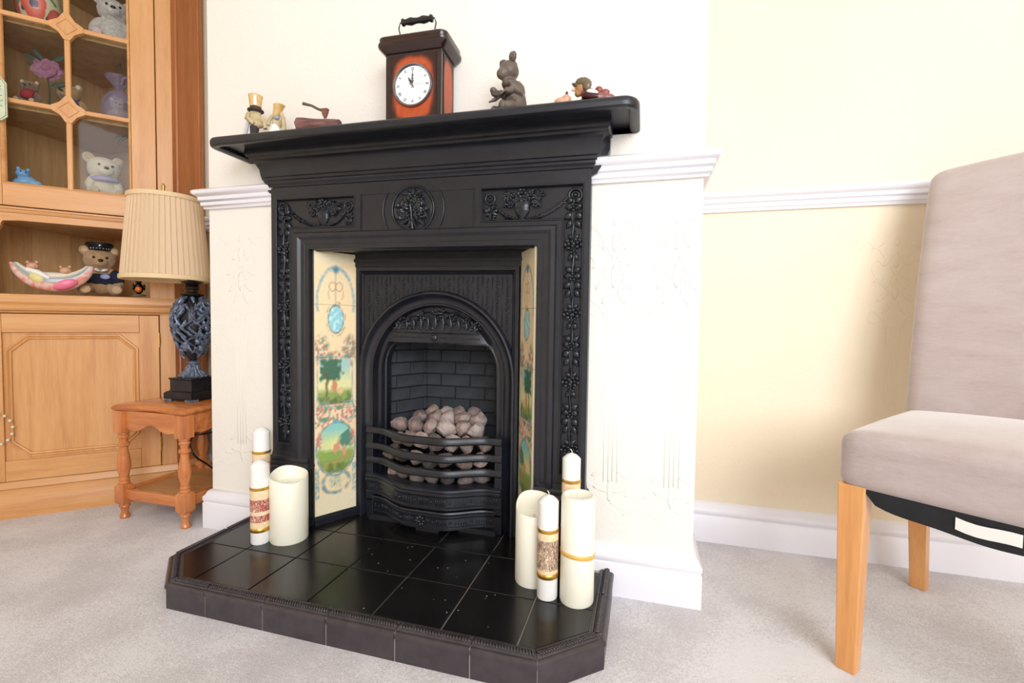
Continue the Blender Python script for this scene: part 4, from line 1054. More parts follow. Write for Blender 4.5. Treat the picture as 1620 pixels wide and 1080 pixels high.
small('nose', [((-0.024, -0.008, 0.034), (0.0042, 0.0042, 0.004))], colmat('pale_nose', (232, 196, 166), 0.2), t, world=False)
m = MB(); m.ell((0.018, -0.018, 0.020), (0.014, 0.004, 0.006), Ry(0.3), 2); m.build('collar', M['white_paint'], t, world=False, smooth=180)
m = MB(); m.tube([(0.0, -0.016, 0.016), (0.012, -0.017, 0.012), (0.03, -0.014, 0.010)], 0.008, 10); m.build('sleeve', colmat('dark_maroon_glaze', (60, 20, 26), 0.2), t, world=False, smooth=60)
m = MB(); m.ell((0.030, 0.0, 0.030), (0.009, 0.008, 0.009), None, 2); m.ell((0.042, 0, 0.024), (0.012, 0.006, 0.008), None, 2); m.build('ponytail', colmat('auburn_glaze', (142, 76, 62), 0.3), t, world=False, smooth=180)
bx = 0.393
t = thing('pig_figurine', 'tiny pink glazed pig lying beside the capped figurine on the mantel', 'figurine', (bx, by, SZ(bx)))
blob('body', [((0, 0, 0.012), (0.014, 0.011, 0.012)), ((0.014, 0, 0.017), (0.012, 0.011, 0.012)), ((0.005, -0.005, 0.010), (0.014, 0.009, 0.009))], 0.0016, colmat('pink_flesh_glaze', (212, 160, 134), 0.3), t, 2, world=False)
small('ear', [((0.016, -0.004, 0.030), (0.003, 0.002, 0.004)), ((0.012, 0.005, 0.029), (0.003, 0.002, 0.004))], colmat('dark_ear', (70, 50, 44)), t, world=False)

# log with an axe
bx, by = -0.226, -0.085
t = thing('log_ornament', 'small reddish-brown log ornament lying on the mantel shelf, left of the clock', 'ornament', (bx, by, SZ(bx)), 0.05)
def logm():
    s = NT('painted_bark'); v = s.map((2, 10, 10)); n = s.noise(v, 12, 5)
    s.L.new(s.ramp(n, [(0.3, (86, 54, 54)), (0.7, (140, 98, 94))]), s.b.inputs['Base Color']); s.b.inputs['Roughness'].default_value = 0.6; s.bump(n, 0.8, 0.002); return s.m
M['bark'] = logm()
m = MB(); rings = []
for k in range(9):
    x = -0.060 + 0.118 * k / 8; r_ = 0.0185 - 0.007 * k / 8
    rings.append([(x, r_ * math.cos(2 * PI * q / 14) * (1 + 0.08 * math.sin(q * 3 + k)), r_ + r_ * math.sin(2 * PI * q / 14) * (1 + 0.06 * math.sin(q * 5 + k))) for q in range(14)])
m.stack(rings); m.build('log', M['bark'], t, world=False, smooth=60)
ax = thing('toy_axe', 'miniature axe with curved handle stuck upright in the little log', 'axe', (bx + 0.012, by, SZ(bx) + 0.028))
m = MB(); m.tube([(0.002, 0, 0.020), (-0.018, 0, 0.028), (-0.036, 0, 0.038), (-0.062, 0, 0.046)], [0.0028, 0.0022, 0.0022, 0.003], 8, flat=1.4); m.build('handle', colmat('weathered_wood', (96, 84, 66), 0.6), ax, world=False, smooth=60)
m = MB(); m.prism([(-0.004, 0.026), (0.014, 0.025), (0.012, 0.014), (0.008, 0.002), (0.002, 0.001), (-0.003, 0.012)], lambda a, c: (a, -0.005 * (0.3 + c / 0.035), c), lambda a, c: (a, 0.005 * (0.3 + c / 0.035), c)); m.build('axe_head', colmat('rusty_iron', (136, 86, 70), 0.5, c2=(110, 66, 56)), ax, world=False, smooth=0, bevel=0.0008)

# bride and groom dolls
M['raffia'] = plain('cream_raffia', (206, 190, 152), 0.8, 0.0, (176, 156, 116), 60, 0.6, 200, 0.0015)
M['straw'] = plain('gold_straw', (206, 160, 92), 0.6, 0.0, (226, 190, 130), 50)
bx, by = -0.455, -0.055
t = thing('groom_doll', 'little corn-husk doll in a tall straw top hat at left end of mantel', 'doll', (bx, by, SZ(bx)), 0.7)
blob('torso', [((0, 0, 0.058), (0.020, 0.013, 0.020)), ((-0.001, 0, 0.076), (0.015, 0.011, 0.012)), ((0.006, -0.004, 0.048), (0.015, 0.010, 0.012))], 0.002, M['raffia'], t, 2, world=False, jit=0.15)
for s, e in ((-1, ((-0.016, -0.004, 0.074), (-0.020, -0.010, 0.058), (-0.004, -0.014, 0.044))), (1, ((0.014, -0.003, 0.068), (0.022, -0.008, 0.052), (0.024, -0.012, 0.036)))):
    m = MB(); m.tube(e, [0.006, 0.0065, 0.005], 8); m.build('arm', M['raffia'], t, world=False, smooth=60)
m = MB(); m.tube([(-0.003, 0, 0.040), (-0.004, -0.002, 0.020), (-0.004, -0.003, 0.0)], [0.012, 0.010, 0.011], 10); m.build('trousers', colmat('dark_grey_felt', (58, 50, 54), 0.8), t, world=False, smooth=60)
m = MB(); m.lathe([(0.014, 0.080), (0.0205, 0.083), (0.0205, 0.086), (0.015, 0.088), (0.0145, 0.094)], n=20); m.build('hat_brim', colmat('dark_brown_felt', (62, 48, 46), 0.6), t, world=False, smooth=40)
m = MB(); m.lathe([(0.0135, 0.090), (0.0165, 0.116), (0.0185, 0.124), (0.0165, 0.125), (0.0, 0.120)], n=20); m.build('top_hat', M['straw'], t, world=False, smooth=40)
m = MB(); m.grid(lambda i, j: (0.0 + (i - 0.5) * 0.007, -0.0165 - 0.002 * j - 0.001, 0.094 + 0.026 * j), 2, 6); m.build('hat_feather', M['white_paint'], t, world=False, smooth=60)
m = MB(); m.grid(lambda i, j: (-0.016 - 0.014 * j + 0.006 * math.sin(i * 6), 0.004 + (i - 0.5) * 0.03, 0.066 - 0.066 * j), 10, 8); m.build('cape', colmat('sheer_white_net', (222, 224, 230), 0.6), t, world=False, smooth=60)
bx = -0.388
t = thing('bride_doll', 'smaller corn-husk doll with tilted straw bonnet and white skirt beside top-hatted doll', 'doll', (bx, by - 0.002, SZ(bx)), 0.5)
blob('torso', [((0.004, 0, 0.044), (0.013, 0.010, 0.016)), ((0.002, 0, 0.060), (0.010, 0.009, 0.010))], 0.002, M['raffia'], t, 2, world=False)
m = MB(); m.lathe([(0.024, 0), (0.021, 0.012), (0.014, 0.028), (0.009, 0.040)], c=(0.0, 0, 0), n=18); m.build('skirt', M['white_paint'], t, world=False, smooth=60)
m = MB(); m.stack([[(0.002 + r_ * math.cos(2 * PI * k / 16) + z * 0.25, r_ * math.sin(2 * PI * k / 16), 0.062 + z) for k in range(16)] for r_, z in ((0.007, 0.0), (0.010, 0.004), (0.0125, 0.026), (0.015, 0.031), (0.012, 0.032))]); m.build('bonnet', M['straw'], t, world=False, smooth=50)
m = MB(); m.tube([(0.012, 0, 0.080), (0.020, -0.002, 0.058), (0.022, -0.003, 0.028), (0.020, -0.003, 0.004)], [0.004, 0.006, 0.006, 0.004], 8); m.build('veil', M['raffia'], t, world=False, smooth=60)
m = MB(); m.tube([(-0.006, -0.002, 0.064), (-0.014, -0.006, 0.048), (-0.016, -0.008, 0.034)], [0.004, 0.005, 0.004], 8); m.build('arm', M['raffia'], t, world=False, smooth=60)
small('bouquet', [((0.006, -0.012, 0.056), (0.006, 0.004, 0.006))], colmat('blue_grey_flowers', (150, 160, 176)), t, world=False)

# ------------------------------------------------------------------ side table
M['pine'] = wood('orange_varnished_wood_upright', (170, 92, 48), (196, 116, 62), (216, 142, 84), 1.0, 0.22, 'z', 0.5)
M['pinex'] = wood('orange_varnished_wood', (170, 92, 48), (196, 116, 62), (216, 142, 84), 1.0, 0.22, 'x', 0.5)
TX0, TX1, TY0, TY1 = -1.040, -0.783, -0.008, 0.265
TZT = 0.370
t = thing('nest_table', 'small orange-varnished side table with turned legs under the lamp', 'table', ((TX0 + TX1) / 2, (TY0 + TY1) / 2, FZ))
def wavy(ov, z):
    pts = []; x0, x1, y0, y1 = TX0 - ov, TX1 + ov, TY0 - ov, TY1 + ov
    n = 26
    for k in range(n + 1):
        u = k / n; wv = 0.010 * math.cos(u * 2 * PI * 1.0) * (1 if 0.1 < u < 0.9 else 0.7)
        pts.append((x0 + 0.006 + (x1 - x0 - 0.012) * u, y0 - (wv - 0.010) * 0.8 if 0.08 < u < 0.92 else y0, z))
    for k in range(n + 1):
        u = k / n; wv = 0.008 * math.cos(u * 2 * PI); pts.append((x1 - ((0.008 - wv) * 0.5 if 0.08 < u < 0.92 else 0), y0 + 0.006 + (y1 - y0 - 0.012) * u, z))
    pts += [(x1 - 0.006, y1, z), (x0 + 0.006, y1, z), (x0, y1 - 0.006, z), (x0, y0 + 0.006, z)]
    return pts
m = MB(); m.stack([wavy(0.016, TZT - 0.020), wavy(0.022, TZT - 0.016), wavy(0.024, TZT - 0.010), wavy(0.020, TZT - 0.006), wavy(0.017, TZT - 0.002), wavy(0.013, TZT)])
m.build('table_top', M['pinex'], t, smooth=40)
LEGP = [(0.0, 0.0), (0.0125, 0.0), (0.0145, 0.006), (0.0125, 0.012), (0.0095, 0.022), (0.0115, 0.034), (0.016, 0.040), (0.014, 0.046), (0.015, 0.050), (0.0, 0.050)]
LEGU = [(0, 0.112), (0.014, 0.112), (0.0165, 0.118), (0.013, 0.123), (0.0155, 0.128), (0.0125, 0.133), (0.0135, 0.142), (0.0185, 0.165), (0.019, 0.180), (0.0165, 0.200), (0.0115, 0.228), (0.0125, 0.236), (0.0165, 0.240), (0.0165, 0.247), (0.011, 0.252), (0.0125, 0.262), (0.0165, 0.268), (0.013, 0.274), (0.0165, 0.280), (0.014, 0.287), (0.0, 0.287)]
for lx, ly in ((TX0, TY0), (TX1, TY0), (TX0 + 0.012, TY1), (TX1, TY1)):
    m = MB(); m.lathe(LEGP, (lx, ly, FZ), 20); m.lathe(LEGU, (lx, ly, FZ), 20)
    q = 0.0185
    m.stack([[(lx + a * q * k, ly + b_ * q * k, FZ + z) for a, b_ in ((-1, -1), (1, -1), (1, 1), (-1, 1))] for z, k in ((0.048, 0.7), (0.056, 1.0), (0.106, 1.0), (0.114, 0.7))])
    m.box(lx - q, lx + q, ly - q, ly + q, FZ + 0.285, TZT - 0.020)
    m.build('leg', M['pine'], t, smooth=35)
def apron(a, b_, axis):
    n = 24; pts = [(a, TZT - 0.020)]; 
    for k in range(n + 1):
        u = k / n; pts.append((a + (b_ - a) * u, FZ + 0.292 + 0.020 * (1 - abs(2 * u - 1) ** 1.5) + 0.008 * math.cos(u * 4 * PI) - 0.004))
    pts.append((b_, TZT - 0.020)); return pts
for y in (TY0, TY1):
    m = MB(); m.prism(apron(TX0 + 0.012, TX1 - 0.012, 'x'), lambda a, c: (a, y - 0.008, c), lambda a, c: (a, y + 0.008, c)); m.build('apron', M['pinex'], t, smooth=30)
    m = MB(); m.box(TX0, TX1, y - 0.008, y + 0.008, FZ + 0.064, FZ + 0.098); m.build('stretcher', M['pinex'], t, smooth=0, bevel=0.003)
for x in (TX0, TX1):
    m = MB(); m.prism(apron(TY0 + 0.012, TY1 - 0.012, 'y'), lambda a, c: (x - 0.008, a, c), lambda a, c: (x + 0.008, a, c)); m.build('apron', M['pinex'], t, smooth=30)
    m = MB(); m.box(x - 0.008, x + 0.008, TY0, TY1, FZ + 0.064, FZ + 0.098); m.build('stretcher', M['pinex'], t, smooth=0, bevel=0.003)
m = MB(); m.box(TX0, TX1, TY0, TY1, FZ + 0.078, FZ + 0.088); m.build('lower_shelf', wood('golden_cane_shelf', (176, 122, 70), (196, 144, 88), (210, 160, 104), 1.0, 0.5, 'x', 0.1), t, smooth=0)

# ------------------------------------------------------------------ lamp
M['lamp_dark'] = plain('black_bronze_lamp', (30, 30, 34), 0.3, 0.4, (44, 44, 50), 40)
M['lamp_leaf'] = plain('brushed_blue_grey_foliage', (66, 74, 90), 0.35, 0.35, (130, 142, 164), 90, 0.2, 200, 0.001)
LXc, LYc = -0.905, 0.128
t = thing('table_lamp', 'table lamp with carved blue-grey foliage vase base and pleated cream shade', 'lamp', (LXc, LYc, TZT))
L0 = lambda m, name, mat, **k: m.build(name, mat, t, world=False, **k)
m = MB(); sq = lambda h_, z: [(-h_, -h_, z), (h_, -h_, z), (h_, h_, z), (-h_, h_, z)]
m.stack([sq(0.058, 0.008), sq(0.060, 0.012), sq(0.060, 0.028), sq(0.055, 0.033), sq(0.048, 0.036), sq(0.047, 0.040), sq(0.047, 0.072), sq(0.050, 0.075), sq(0.050, 0.079), sq(0.03, 0.080)])
L0(m, 'plinth', M['lamp_dark'], smooth=0, bevel=0.0012)
for a in (-1, 1):
    for b_ in (-1, 1):
        m = MB(); m.box(a * 0.045 - 0.015, a * 0.045 + 0.015, b_ * 0.045 - 0.015, b_ * 0.045 + 0.015, 0.0, 0.010); L0(m, 'foot', M['lamp_leaf'], smooth=0, bevel=0.003)
m = MB()
for k in range(16):
    a = 2 * PI * k / 16; m.tube([(math.cos(a) * r_, math.sin(a) * r_, z) for r_, z in ((0.043, 0.080), (0.034, 0.088), (0.022, 0.102), (0.016, 0.120))], [0.006, 0.006, 0.0045, 0.003], 6)
m.lathe([(0.042, 0.079), (0.030, 0.088), (0.019, 0.102), (0.014, 0.122), (0.020, 0.126), (0.021, 0.131), (0.016, 0.135)], n=24); L0(m, 'fluted_foot', M['lamp_leaf'], smooth=60)
VP = [(0.018, 0.135), (0.026, 0.150), (0.037, 0.175), (0.046, 0.205), (0.053, 0.235), (0.056, 0.262), (0.055, 0.290), (0.049, 0.318), (0.038, 0.340), (0.028, 0.352), (0.021, 0.358)]
m = MB(); m.lathe([(r_ - 0.006, z) for r_, z in VP], n=32); L0(m, 'vase_core', M['lamp_dark'], smooth=60)
def vrad(z):
    for (r0_, z0_), (r1_, z1_) in zip(VP[:-1], VP[1:]):
        if z0_ <= z <= z1_: return r0_ + (r1_ - r0_) * (z - z0_) / (z1_ - z0_)
    return VP[-1][0] if z > 0.3 else VP[0][0]
rnd = random.Random(8); m = MB()
for k in range(210):
    z0_ = rnd.uniform(0.142, 0.335); a0 = rnd.uniform(0, 2 * PI); sl = rnd.choice((-1, 1)) * rnd.uniform(0.4, 1.6); L = rnd.uniform(0.035, 0.065)
    pts = []; rad = []
    for q in range(7):
        u = q / 6; z = min(0.350, z0_ + L * u * (1 - 0.35 * u)); a = a0 + sl * (u + 0.5 * math.sin(u * 3)) * 0.35; r_ = vrad(z) + 0.001 + 0.002 * math.sin(PI * u)
        pts.append((math.cos(a) * r_, math.sin(a) * r_, z)); rad.append(0.0072 * math.sin(PI * (0.12 + 0.85 * u)) + 0.0008)
    m.tube(pts, rad, 8, flat=0.6)
L0(m, 'carved_foliage', M['lamp_leaf'], smooth=60)
m = MB(); m.lathe([(0.020, 0.354), (0.036, 0.358), (0.038, 0.362), (0.022, 0.366), (0.016, 0.372), (0.022, 0.378), (0.024, 0.384), (0.018, 0.392), (0.030, 0.398), (0.034, 0.404), (0.014, 0.410), (0.011, 0.43), (0.011, 0.47)], n=24); L0(m, 'neck', M['lamp_dark'], smooth=50)
m = MB(); m.lathe([(0.0175, 0.371), (0.0195, 0.374), (0.0175, 0.377)], n=24); m.lathe([(0.021, 0.381), (0.025, 0.384), (0.021, 0.387)], n=24); L0(m, 'gilt_ring', M['brass'], smooth=60)
ox, oy = -0.032, -0.062
sz0, sz1, sr0, sr1 = 0.410, 0.668, 0.122, 0.100
m = MB(); m.tube([(0, 0, 0.46), (ox * 0.6, oy * 0.6, 0.58), (ox, oy, sz1 + 0.004)], 0.0025, 8); L0(m, 'harp', M['brass'], smooth=60)
def shade_mat():
    s = NT('pleated_cream_fabric'); s.b.inputs['Base Color'].default_value = (*lin((240, 214, 180)), 1); s.b.inputs['Roughness'].default_value = 0.75
    tr = s.n('ShaderNodeBsdfTranslucent'); tr.inputs['Color'].default_value = (*lin((238, 214, 172)), 1)
    mx = s.n('ShaderNodeMixShader'); mx.inputs[0].default_value = 0.3
    s.L.new(s.b.outputs[0], mx.inputs[1]); s.L.new(tr.outputs[0], mx.inputs[2])
    out = [n_ for n_ in s.t.nodes if n_.type == 'OUTPUT_MATERIAL'][0]; s.L.new(mx.outputs[0], out.inputs[0])
    s.bump(s.noise(s.map((60, 60, 2)), 5, 3), 0.25, 0.001); return s.m
M['shade'] = shade_mat()
n = 46 * 6
def sring(r_, z, amp):
    out = []
    for k in range(n):
        a = 2 * PI * k / n; f_ = (k % 6) / 6.0; pl = (f_ * 1.2 if f_ < 0.8 else (1 - f_) * 4.8) - 0.5
        q = r_ + amp * pl; out.append((ox + q * math.cos(a), oy + q * math.sin(a), z))
    return out
m = MB(); NZ = 6
m.stack([sring(sr0 + (sr1 - sr0) * k / NZ, sz0 + (sz1 - sz0) * k / NZ, 0.0042) for k in range(NZ + 1)], False, False); sh = L0(m, 'lamp_shade', M['shade'], smooth=40)
M['shade_trim'] = plain('cream_braid', (226, 200, 158), 0.8)
for rr_, z in ((sr0, sz0), (sr1, sz1)):
    m = MB(); m.stack([[(ox + (rr_ + o_) * math.cos(2 * PI * k / 64), oy + (rr_ + o_) * math.sin(2 * PI * k / 64), z + zz) for k in range(64)] for o_, zz in ((0.0035, -0.007), (0.0045, -0.004), (0.0042, 0.006), (0.002, 0.007), (-0.002, 0.004), (-0.002, -0.007), (0.0035, -0.007))], False, False); m.build('shade_trim', M['shade_trim'], sh, world=False, smooth=60)
m = MB()
for k in range(3):
    a = 2 * PI * k / 3; m.tube([(ox, oy, sz1), (ox + sr1 * math.cos(a), oy + sr1 * math.sin(a), sz1)], 0.0015, 6)
m.build('spider', M['brass'], sh, world=False)
m = MB(); m.lathe([(0.004, 0), (0.007, 0.005), (0.004, 0.010), (0.0035, 0.018), (0.006, 0.024), (0.0045, 0.036), (0.006, 0.042), (0.002, 0.052)], (ox - 0.010, oy, sz1 + 0.002), 12); L0(m, 'finial', M['brass'], smooth=60)

# flex with in-line switch hanging behind the table
m = MB(); pts = [(-1.060, 0.062, 0.300), (-1.030, 0.075, 0.268), (-1.010, 0.085, 0.245), (-0.985, 0.10, 0.222)]
t = thing('lamp_flex', 'black power cord with in-line switch looping under the side table', 'cord', (-1.0, 0.13, FZ))
m = MB(); m.tube([(-1.034, 0.165, 0.292), (-1.020, 0.170, 0.278), (-0.990, 0.180, 0.248), (-0.982, 0.182, 0.240)], [0.006, 0.011, 0.010, 0.005], 10, flat=0.7); m.build('switch', M['black_gloss'], t, smooth=60)
def spline(P, n=8):
    P = [Vector(p) for p in P]; out = []
    for i in range(len(P) - 1):
        p0, p1, p2, p3 = P[max(i - 1, 0)], P[i], P[i + 1], P[min(i + 2, len(P) - 1)]
        for k in range(n):
            u = k / n; out.append(0.5 * ((2 * p1) + (-p0 + p2) * u + (2 * p0 - 5 * p1 + 4 * p2 - p3) * u * u + (-p0 + 3 * p1 - 3 * p2 + p3) * u ** 3))
    out.append(P[-1]); return out
m = MB(); m.tube(spline([(-0.984, 0.181, 0.242), (-0.965, 0.185, 0.230), (-0.93, 0.19, 0.235), (-0.88, 0.20, 0.245), (-0.80, 0.215, 0.255)]), 0.0032, 8); m.build('flex', M['black_gloss'], t, smooth=60)
m = MB(); m.tube(spline([(-0.965, 0.185, 0.230), (-0.985, 0.183, 0.215), (-0.990, 0.182, 0.185), (-0.97, 0.185, 0.150), (-0.93, 0.19, 0.128), (-0.88, 0.20, 0.1), (-0.86, 0.24, 0.09)]), 0.0035, 8); m.build('flex', M['black_gloss'], t, smooth=60)
#PART3

# ------------------------------------------------------------------ corner cabinet (its own frame: x along the front, y into the corner)
OAK = ((192, 132, 76), (208, 150, 92), (218, 164, 106))
M['oak'] = wood('light_oak_upright_grain', *OAK, 0.8, 0.42, 'z', 0.1)
M['oakx'] = wood('light_oak_cross_grain', *OAK, 0.8, 0.42, 'x', 0.1)
M['oak_in'] = wood('pale_oak_interior', (186, 140, 90), (206, 162, 110), (218, 178, 126), 0.8, 0.6, 'z', 0.0)
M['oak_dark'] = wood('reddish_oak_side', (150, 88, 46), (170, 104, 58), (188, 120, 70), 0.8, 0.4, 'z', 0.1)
cab = thing('corner_cabinet', 'light oak corner display cabinet with glazed upper door and open niche at the left', 'cabinet', (-0.893 * math.cos(PI / 4) - 0.888 * math.sin(PI / 4), -0.893 * math.sin(PI / 4) + 0.888 * math.cos(PI / 4), FZ), PI / 4)
def CB(m, name, mat='oak', parent=None, **k): return m.build(name, M[mat], parent or cab, world=False, **k)
HWc, RTc = 0.277, 0.088
foot = [(-HWc, 0), (HWc, 0), (HWc + RTc, RTc), (0.0, HWc + 2 * RTc - 0.002), (-HWc - RTc, RTc)]
def slab(z0, z1, ins=0.0, fr=0.0):
    P = [(-HWc + ins, fr), (HWc - ins, fr), (HWc + RTc - ins, RTc + fr * 0.2), (0, HWc + 2 * RTc - 0.002 - ins * 1.4), (-HWc - RTc + ins, RTc + fr * 0.2)]
    m = MB(); m.prism(P, lambda x, y: (x, y, z0), lambda x, y: (x, y, z1)); return m
CT = 2.02
# plinth and mouldings run round the front and the two returns
FP = [(-HWc - RTc, RTc), (-HWc, 0), (HWc, 0), (HWc + RTc, RTc)]
def band(name, prof, mat='oakx'):
    m = MB(); m.sweep(FP, prof, lambda x, y, h: (x, y, h)); return CB(m, name, mat, smooth=35)
band('plinth', [(-0.01, 0.0), (0.007, 0.0), (0.007, 0.052), (0.005, 0.056), (0.005, 0.094), (0.009, 0.098), (0.007, 0.106), (0.003, 0.112), (0.003, 0.120), (-0.01, 0.120)])
band('worktop_nosing', [(-0.01, 0.666), (0.002, 0.666), (0.006, 0.672), (0.014, 0.675), (0.018, 0.682), (0.018, 0.690), (0.012, 0.697), (0.006, 0.701), (0.006, 0.712), (0.002, 0.726), (-0.01, 0.728)])
band('middle_moulding', [(-0.01, 0.985), (0.003, 0.985), (0.006, 0.990), (0.006, 0.994), (0.010, 0.996), (0.010, 1.002), (-0.01, 1.003)])
band('cornice', [(-0.01, 1.95), (0.01, 1.95), (0.03, 1.99), (0.03, CT), (-0.01, CT)])
# pilasters and returns
for s in (-1, 1):
    m = MB(); a, b_ = sorted((s * 0.231, s * HWc)); m.box(a, b_, 0.0, 0.018, 0.12, 1.95)
    CB(m, 'pilaster', 'oak', smooth=0, bevel=0.0015)
    A = Vector((s * HWc, 0.0)); B = Vector((s * (HWc + RTc), RTc)); d = (B - A).normalized(); nn = Vector((d.y, -d.x)) * s; L = (B - A).length
    P3 = lambda t_, o_, z: (A.x + d.x * t_ + nn.x * o_, A.y + d.y * t_ + nn.y * o_, z)
    def rb(t0, t1, o, z0, z1, mt='oak_dark', nm='side_panel', mm=None):
        q = mm or MB(); q.stack([[P3(t0, -0.012, z), P3(t1, -0.012, z), P3(t1, o, z), P3(t0, o, z)] for z in (z0, z1)]); return q
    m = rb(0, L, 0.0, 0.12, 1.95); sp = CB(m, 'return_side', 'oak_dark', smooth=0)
    for z0, z1 in ((0.16, 0.64), (1.05, 1.92)):
        q = MB(); q.sweep([(0.022, z0), (L - 0.022, z0), (L - 0.022, z1 - 0.03), (L - 0.036, z1), (0.036, z1), (0.022, z1 - 0.03)], [(0.0, 0.0), (0.002, 0.004), (0.005, 0.004), (0.008, 0.0)], lambda t_, z, h: P3(t_, h, z), closed=True)
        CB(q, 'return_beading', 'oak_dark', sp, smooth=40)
# back boards, shelves
for s in (-1, 1):
    A = Vector((s * (HWc + RTc - 0.004), RTc + 0.0)); B = Vector((0, HWc + 2 * RTc - 0.006)); n = 2
    for k in range(n):
        p = A + (B - A) * (k / n); q = A + (B - A) * ((k + 1) / n - 0.002); d = (B - A).normalized(); o = Vector((-d.y, d.x)) * 0.006 * (1 if s > 0 else -1)
        m = MB(); m.stack([[(p.x, p.y, z), (q.x, q.y, z), (q.x + o.x, q.y + o.y, z), (p.x + o.x, p.y + o.y, z)] for z in (0.12, 1.95)]); CB(m, 'back_board', 'oak_in', smooth=0)
for z, fr in ((0.712, 0.004), (0.972, 0.02), (1.060, 0.026), (1.322, 0.03), (1.590, 0.03), (1.86, 0.03)):
    CB(slab(z, z + 0.014, 0.014, fr), 'shelf', 'oak_in', smooth=0)
CB(slab(1.94, CT, 0.0, 0.0), 'top_board', 'oak_in', smooth=0)
CB(slab(0.12, 0.134, 0.014, 0.02), 'shelf', 'oak_in', smooth=0)
# niche front: shaped top rail and side cheeks
m = MB(); pts = [(-0.231, 0.985), (-0.231, 0.905)]
for k in range(9): a = PI / 2 * k / 8; pts.append((-0.222 + 0.052 * (math.sin(a)), 0.905 + 0.046 * (1 - math.cos(a))))
pts += [(-0.165, 0.958), (-0.13, 0.962)]
pts += [(-x, z) for x, z in pts[::-1]][0:len(pts)]
m.prism(pts, lambda a, c: (a, 0.002, c), lambda a, c: (a, 0.020, c)); CB(m, 'niche_rail', 'oakx', smooth=40)
for s in (-1, 1):
    m = MB(); m.box(min(s * 0.205, s * 0.231), max(s * 0.205, s * 0.231), 0.002, 0.018, 0.726, 0.91); CB(m, 'niche_stile', 'oak', smooth=0)
# lower door
ld = MB(); x0, x1, z0, z1 = -0.2295, 0.2295, 0.1225, 0.6635
ld.box(x0, x1, 0.002, 0.014, z0, z1)
lower = CB(ld, 'lower_door', 'oak', smooth=0)
def frame(par, x0, x1, z0, z1, wl, wr, wb, wt, y0, y1, nm='door'):
    for a, b_, c, d, mt, n_ in ((x0, x0 + wl, z0, z1, 'oak', 'stile'), (x1 - wr, x1, z0, z1, 'oak', 'stile'), (x0 + wl, x1 - wr, z0, z0 + wb, 'oakx', 'rail'), (x0 + wl, x1 - wr, z1 - wt, z1, 'oakx', 'rail')):
        m = MB(); m.box(a + 0.0003, b_ - 0.0003, y0, y1, c, d); CB(m, n_, mt, par, smooth=0, bevel=0.0012)
frame(lower, x0, x1, z0, z1, 0.056, 0.056, 0.066, 0.060, -0.008, 0.004)
q = MB(); c_ = 0.040
O8 = lambda a, b_, c, d, k: [(a + k, c), (b_ - k, c), (b_, c + k), (b_, d - k), (b_ - k, d), (a + k, d), (a, d - k), (a, c + k)]
q.sweep(O8(-0.152, 0.152, 0.212, 0.580, c_), [(0.0, -0.0005), (0.002, 0.005), (0.006, 0.006), (0.009, 0.002), (0.012, 0.005), (0.016, 0.0045), (0.018, -0.0005)], lambda x, z, h: (x, 0.002 - h, z), closed=True)
CB(q, 'panel_moulding', 'oak', lower, smooth=40)
for z in (0.20, 0.575):
    m = MB(); m.lathe([(0.0, 0), (0.0035, 0), (0.0035, 0.012), (0.0045, 0.013), (0.0045, 0.040), (0.0035, 0.041), (0.0035, 0.053), (0, 0.053)], (0.2295, -0.004, z - 0.026), 12); CB(m, 'hinge', 'brass', lower, smooth=40)
m = MB(); m.lathe([(0.0, 0), (0.010, 0.001), (0.006, 0.006), (0.005, 0.012), (0.011, 0.018), (0.012, 0.023), (0.0, 0.026)], n=20)
m.v = [(x - 0.192, -0.008 - z, y + 0.345) for x, y, z in m.v]; CB(m, 'knob', 'brass', lower, smooth=50)
# glazed upper door
ud = MB(); z0, z1 = 1.006, 1.94
ud.box(x0, x0 + 0.010, 0.008, 0.012, z0, z1)
upper = CB(ud, 'glazed_door', 'oak', smooth=0)
frame(upper, x0, x1, z0, z1, 0.068, 0.068, 0.068, 0.075, -0.008, 0.014)
q = MB(); q.sweep([(-0.160, 1.074), (0.160, 1.074), (0.160, 1.865), (-0.160, 1.865)], [(0.001, -0.009), (-0.003, -0.007), (-0.007, -0.002), (-0.008, 0.006), (0.001, 0.006)], lambda x, z, h: (x, h, z), closed=True); CB(q, 'inner_beading', 'oakx', upper, smooth=40)
GZ = (1.335, 1.601, 1.872)
bar = lambda m, a, b_, c, d: m.box(a, b_, -0.007, 0.007, c, d)
m = MB(); bar(m, -0.0075, 0.0075, 1.07, 1.87); CB(m, 'glazing_bar', 'oak', upper, smooth=0, bevel=0.003)
for z in GZ[:2]:
    m = MB(); bar(m, -0.160, 0.160, z - 0.0075, z + 0.0075); CB(m, 'glazing_bar', 'oakx', upper, smooth=0, bevel=0.003)
    k = 0.034; m = MB()
    cr = []
    for a in range(4):
        ca, sa = math.cos(a * PI / 2), math.sin(a * PI / 2)
        for px, pz in ((0.042, -0.0078), (0.042, 0.0078), (0.021, 0.021)): cr.append((px * ca - pz * sa, px * sa + pz * ca))
    m.prism(cr, lambda a, c: (a, -0.009, z + c), lambda a, c: (a, 0.006, z + c)); dp = CB(m, 'diamond_block', 'oak', upper, smooth=0)
    m = MB(); m.sweep([(0.024, z), (0, z + 0.024), (-0.024, z), (0, z - 0.024)], [(-0.001, 0.0), (0.0, 0.0022), (0.002, 0.0022), (0.003, 0.0)], lambda x, zz, h: (x, -0.009 - h, zz), closed=True); CB(m, 'diamond_bead', 'oak', dp, smooth=0)
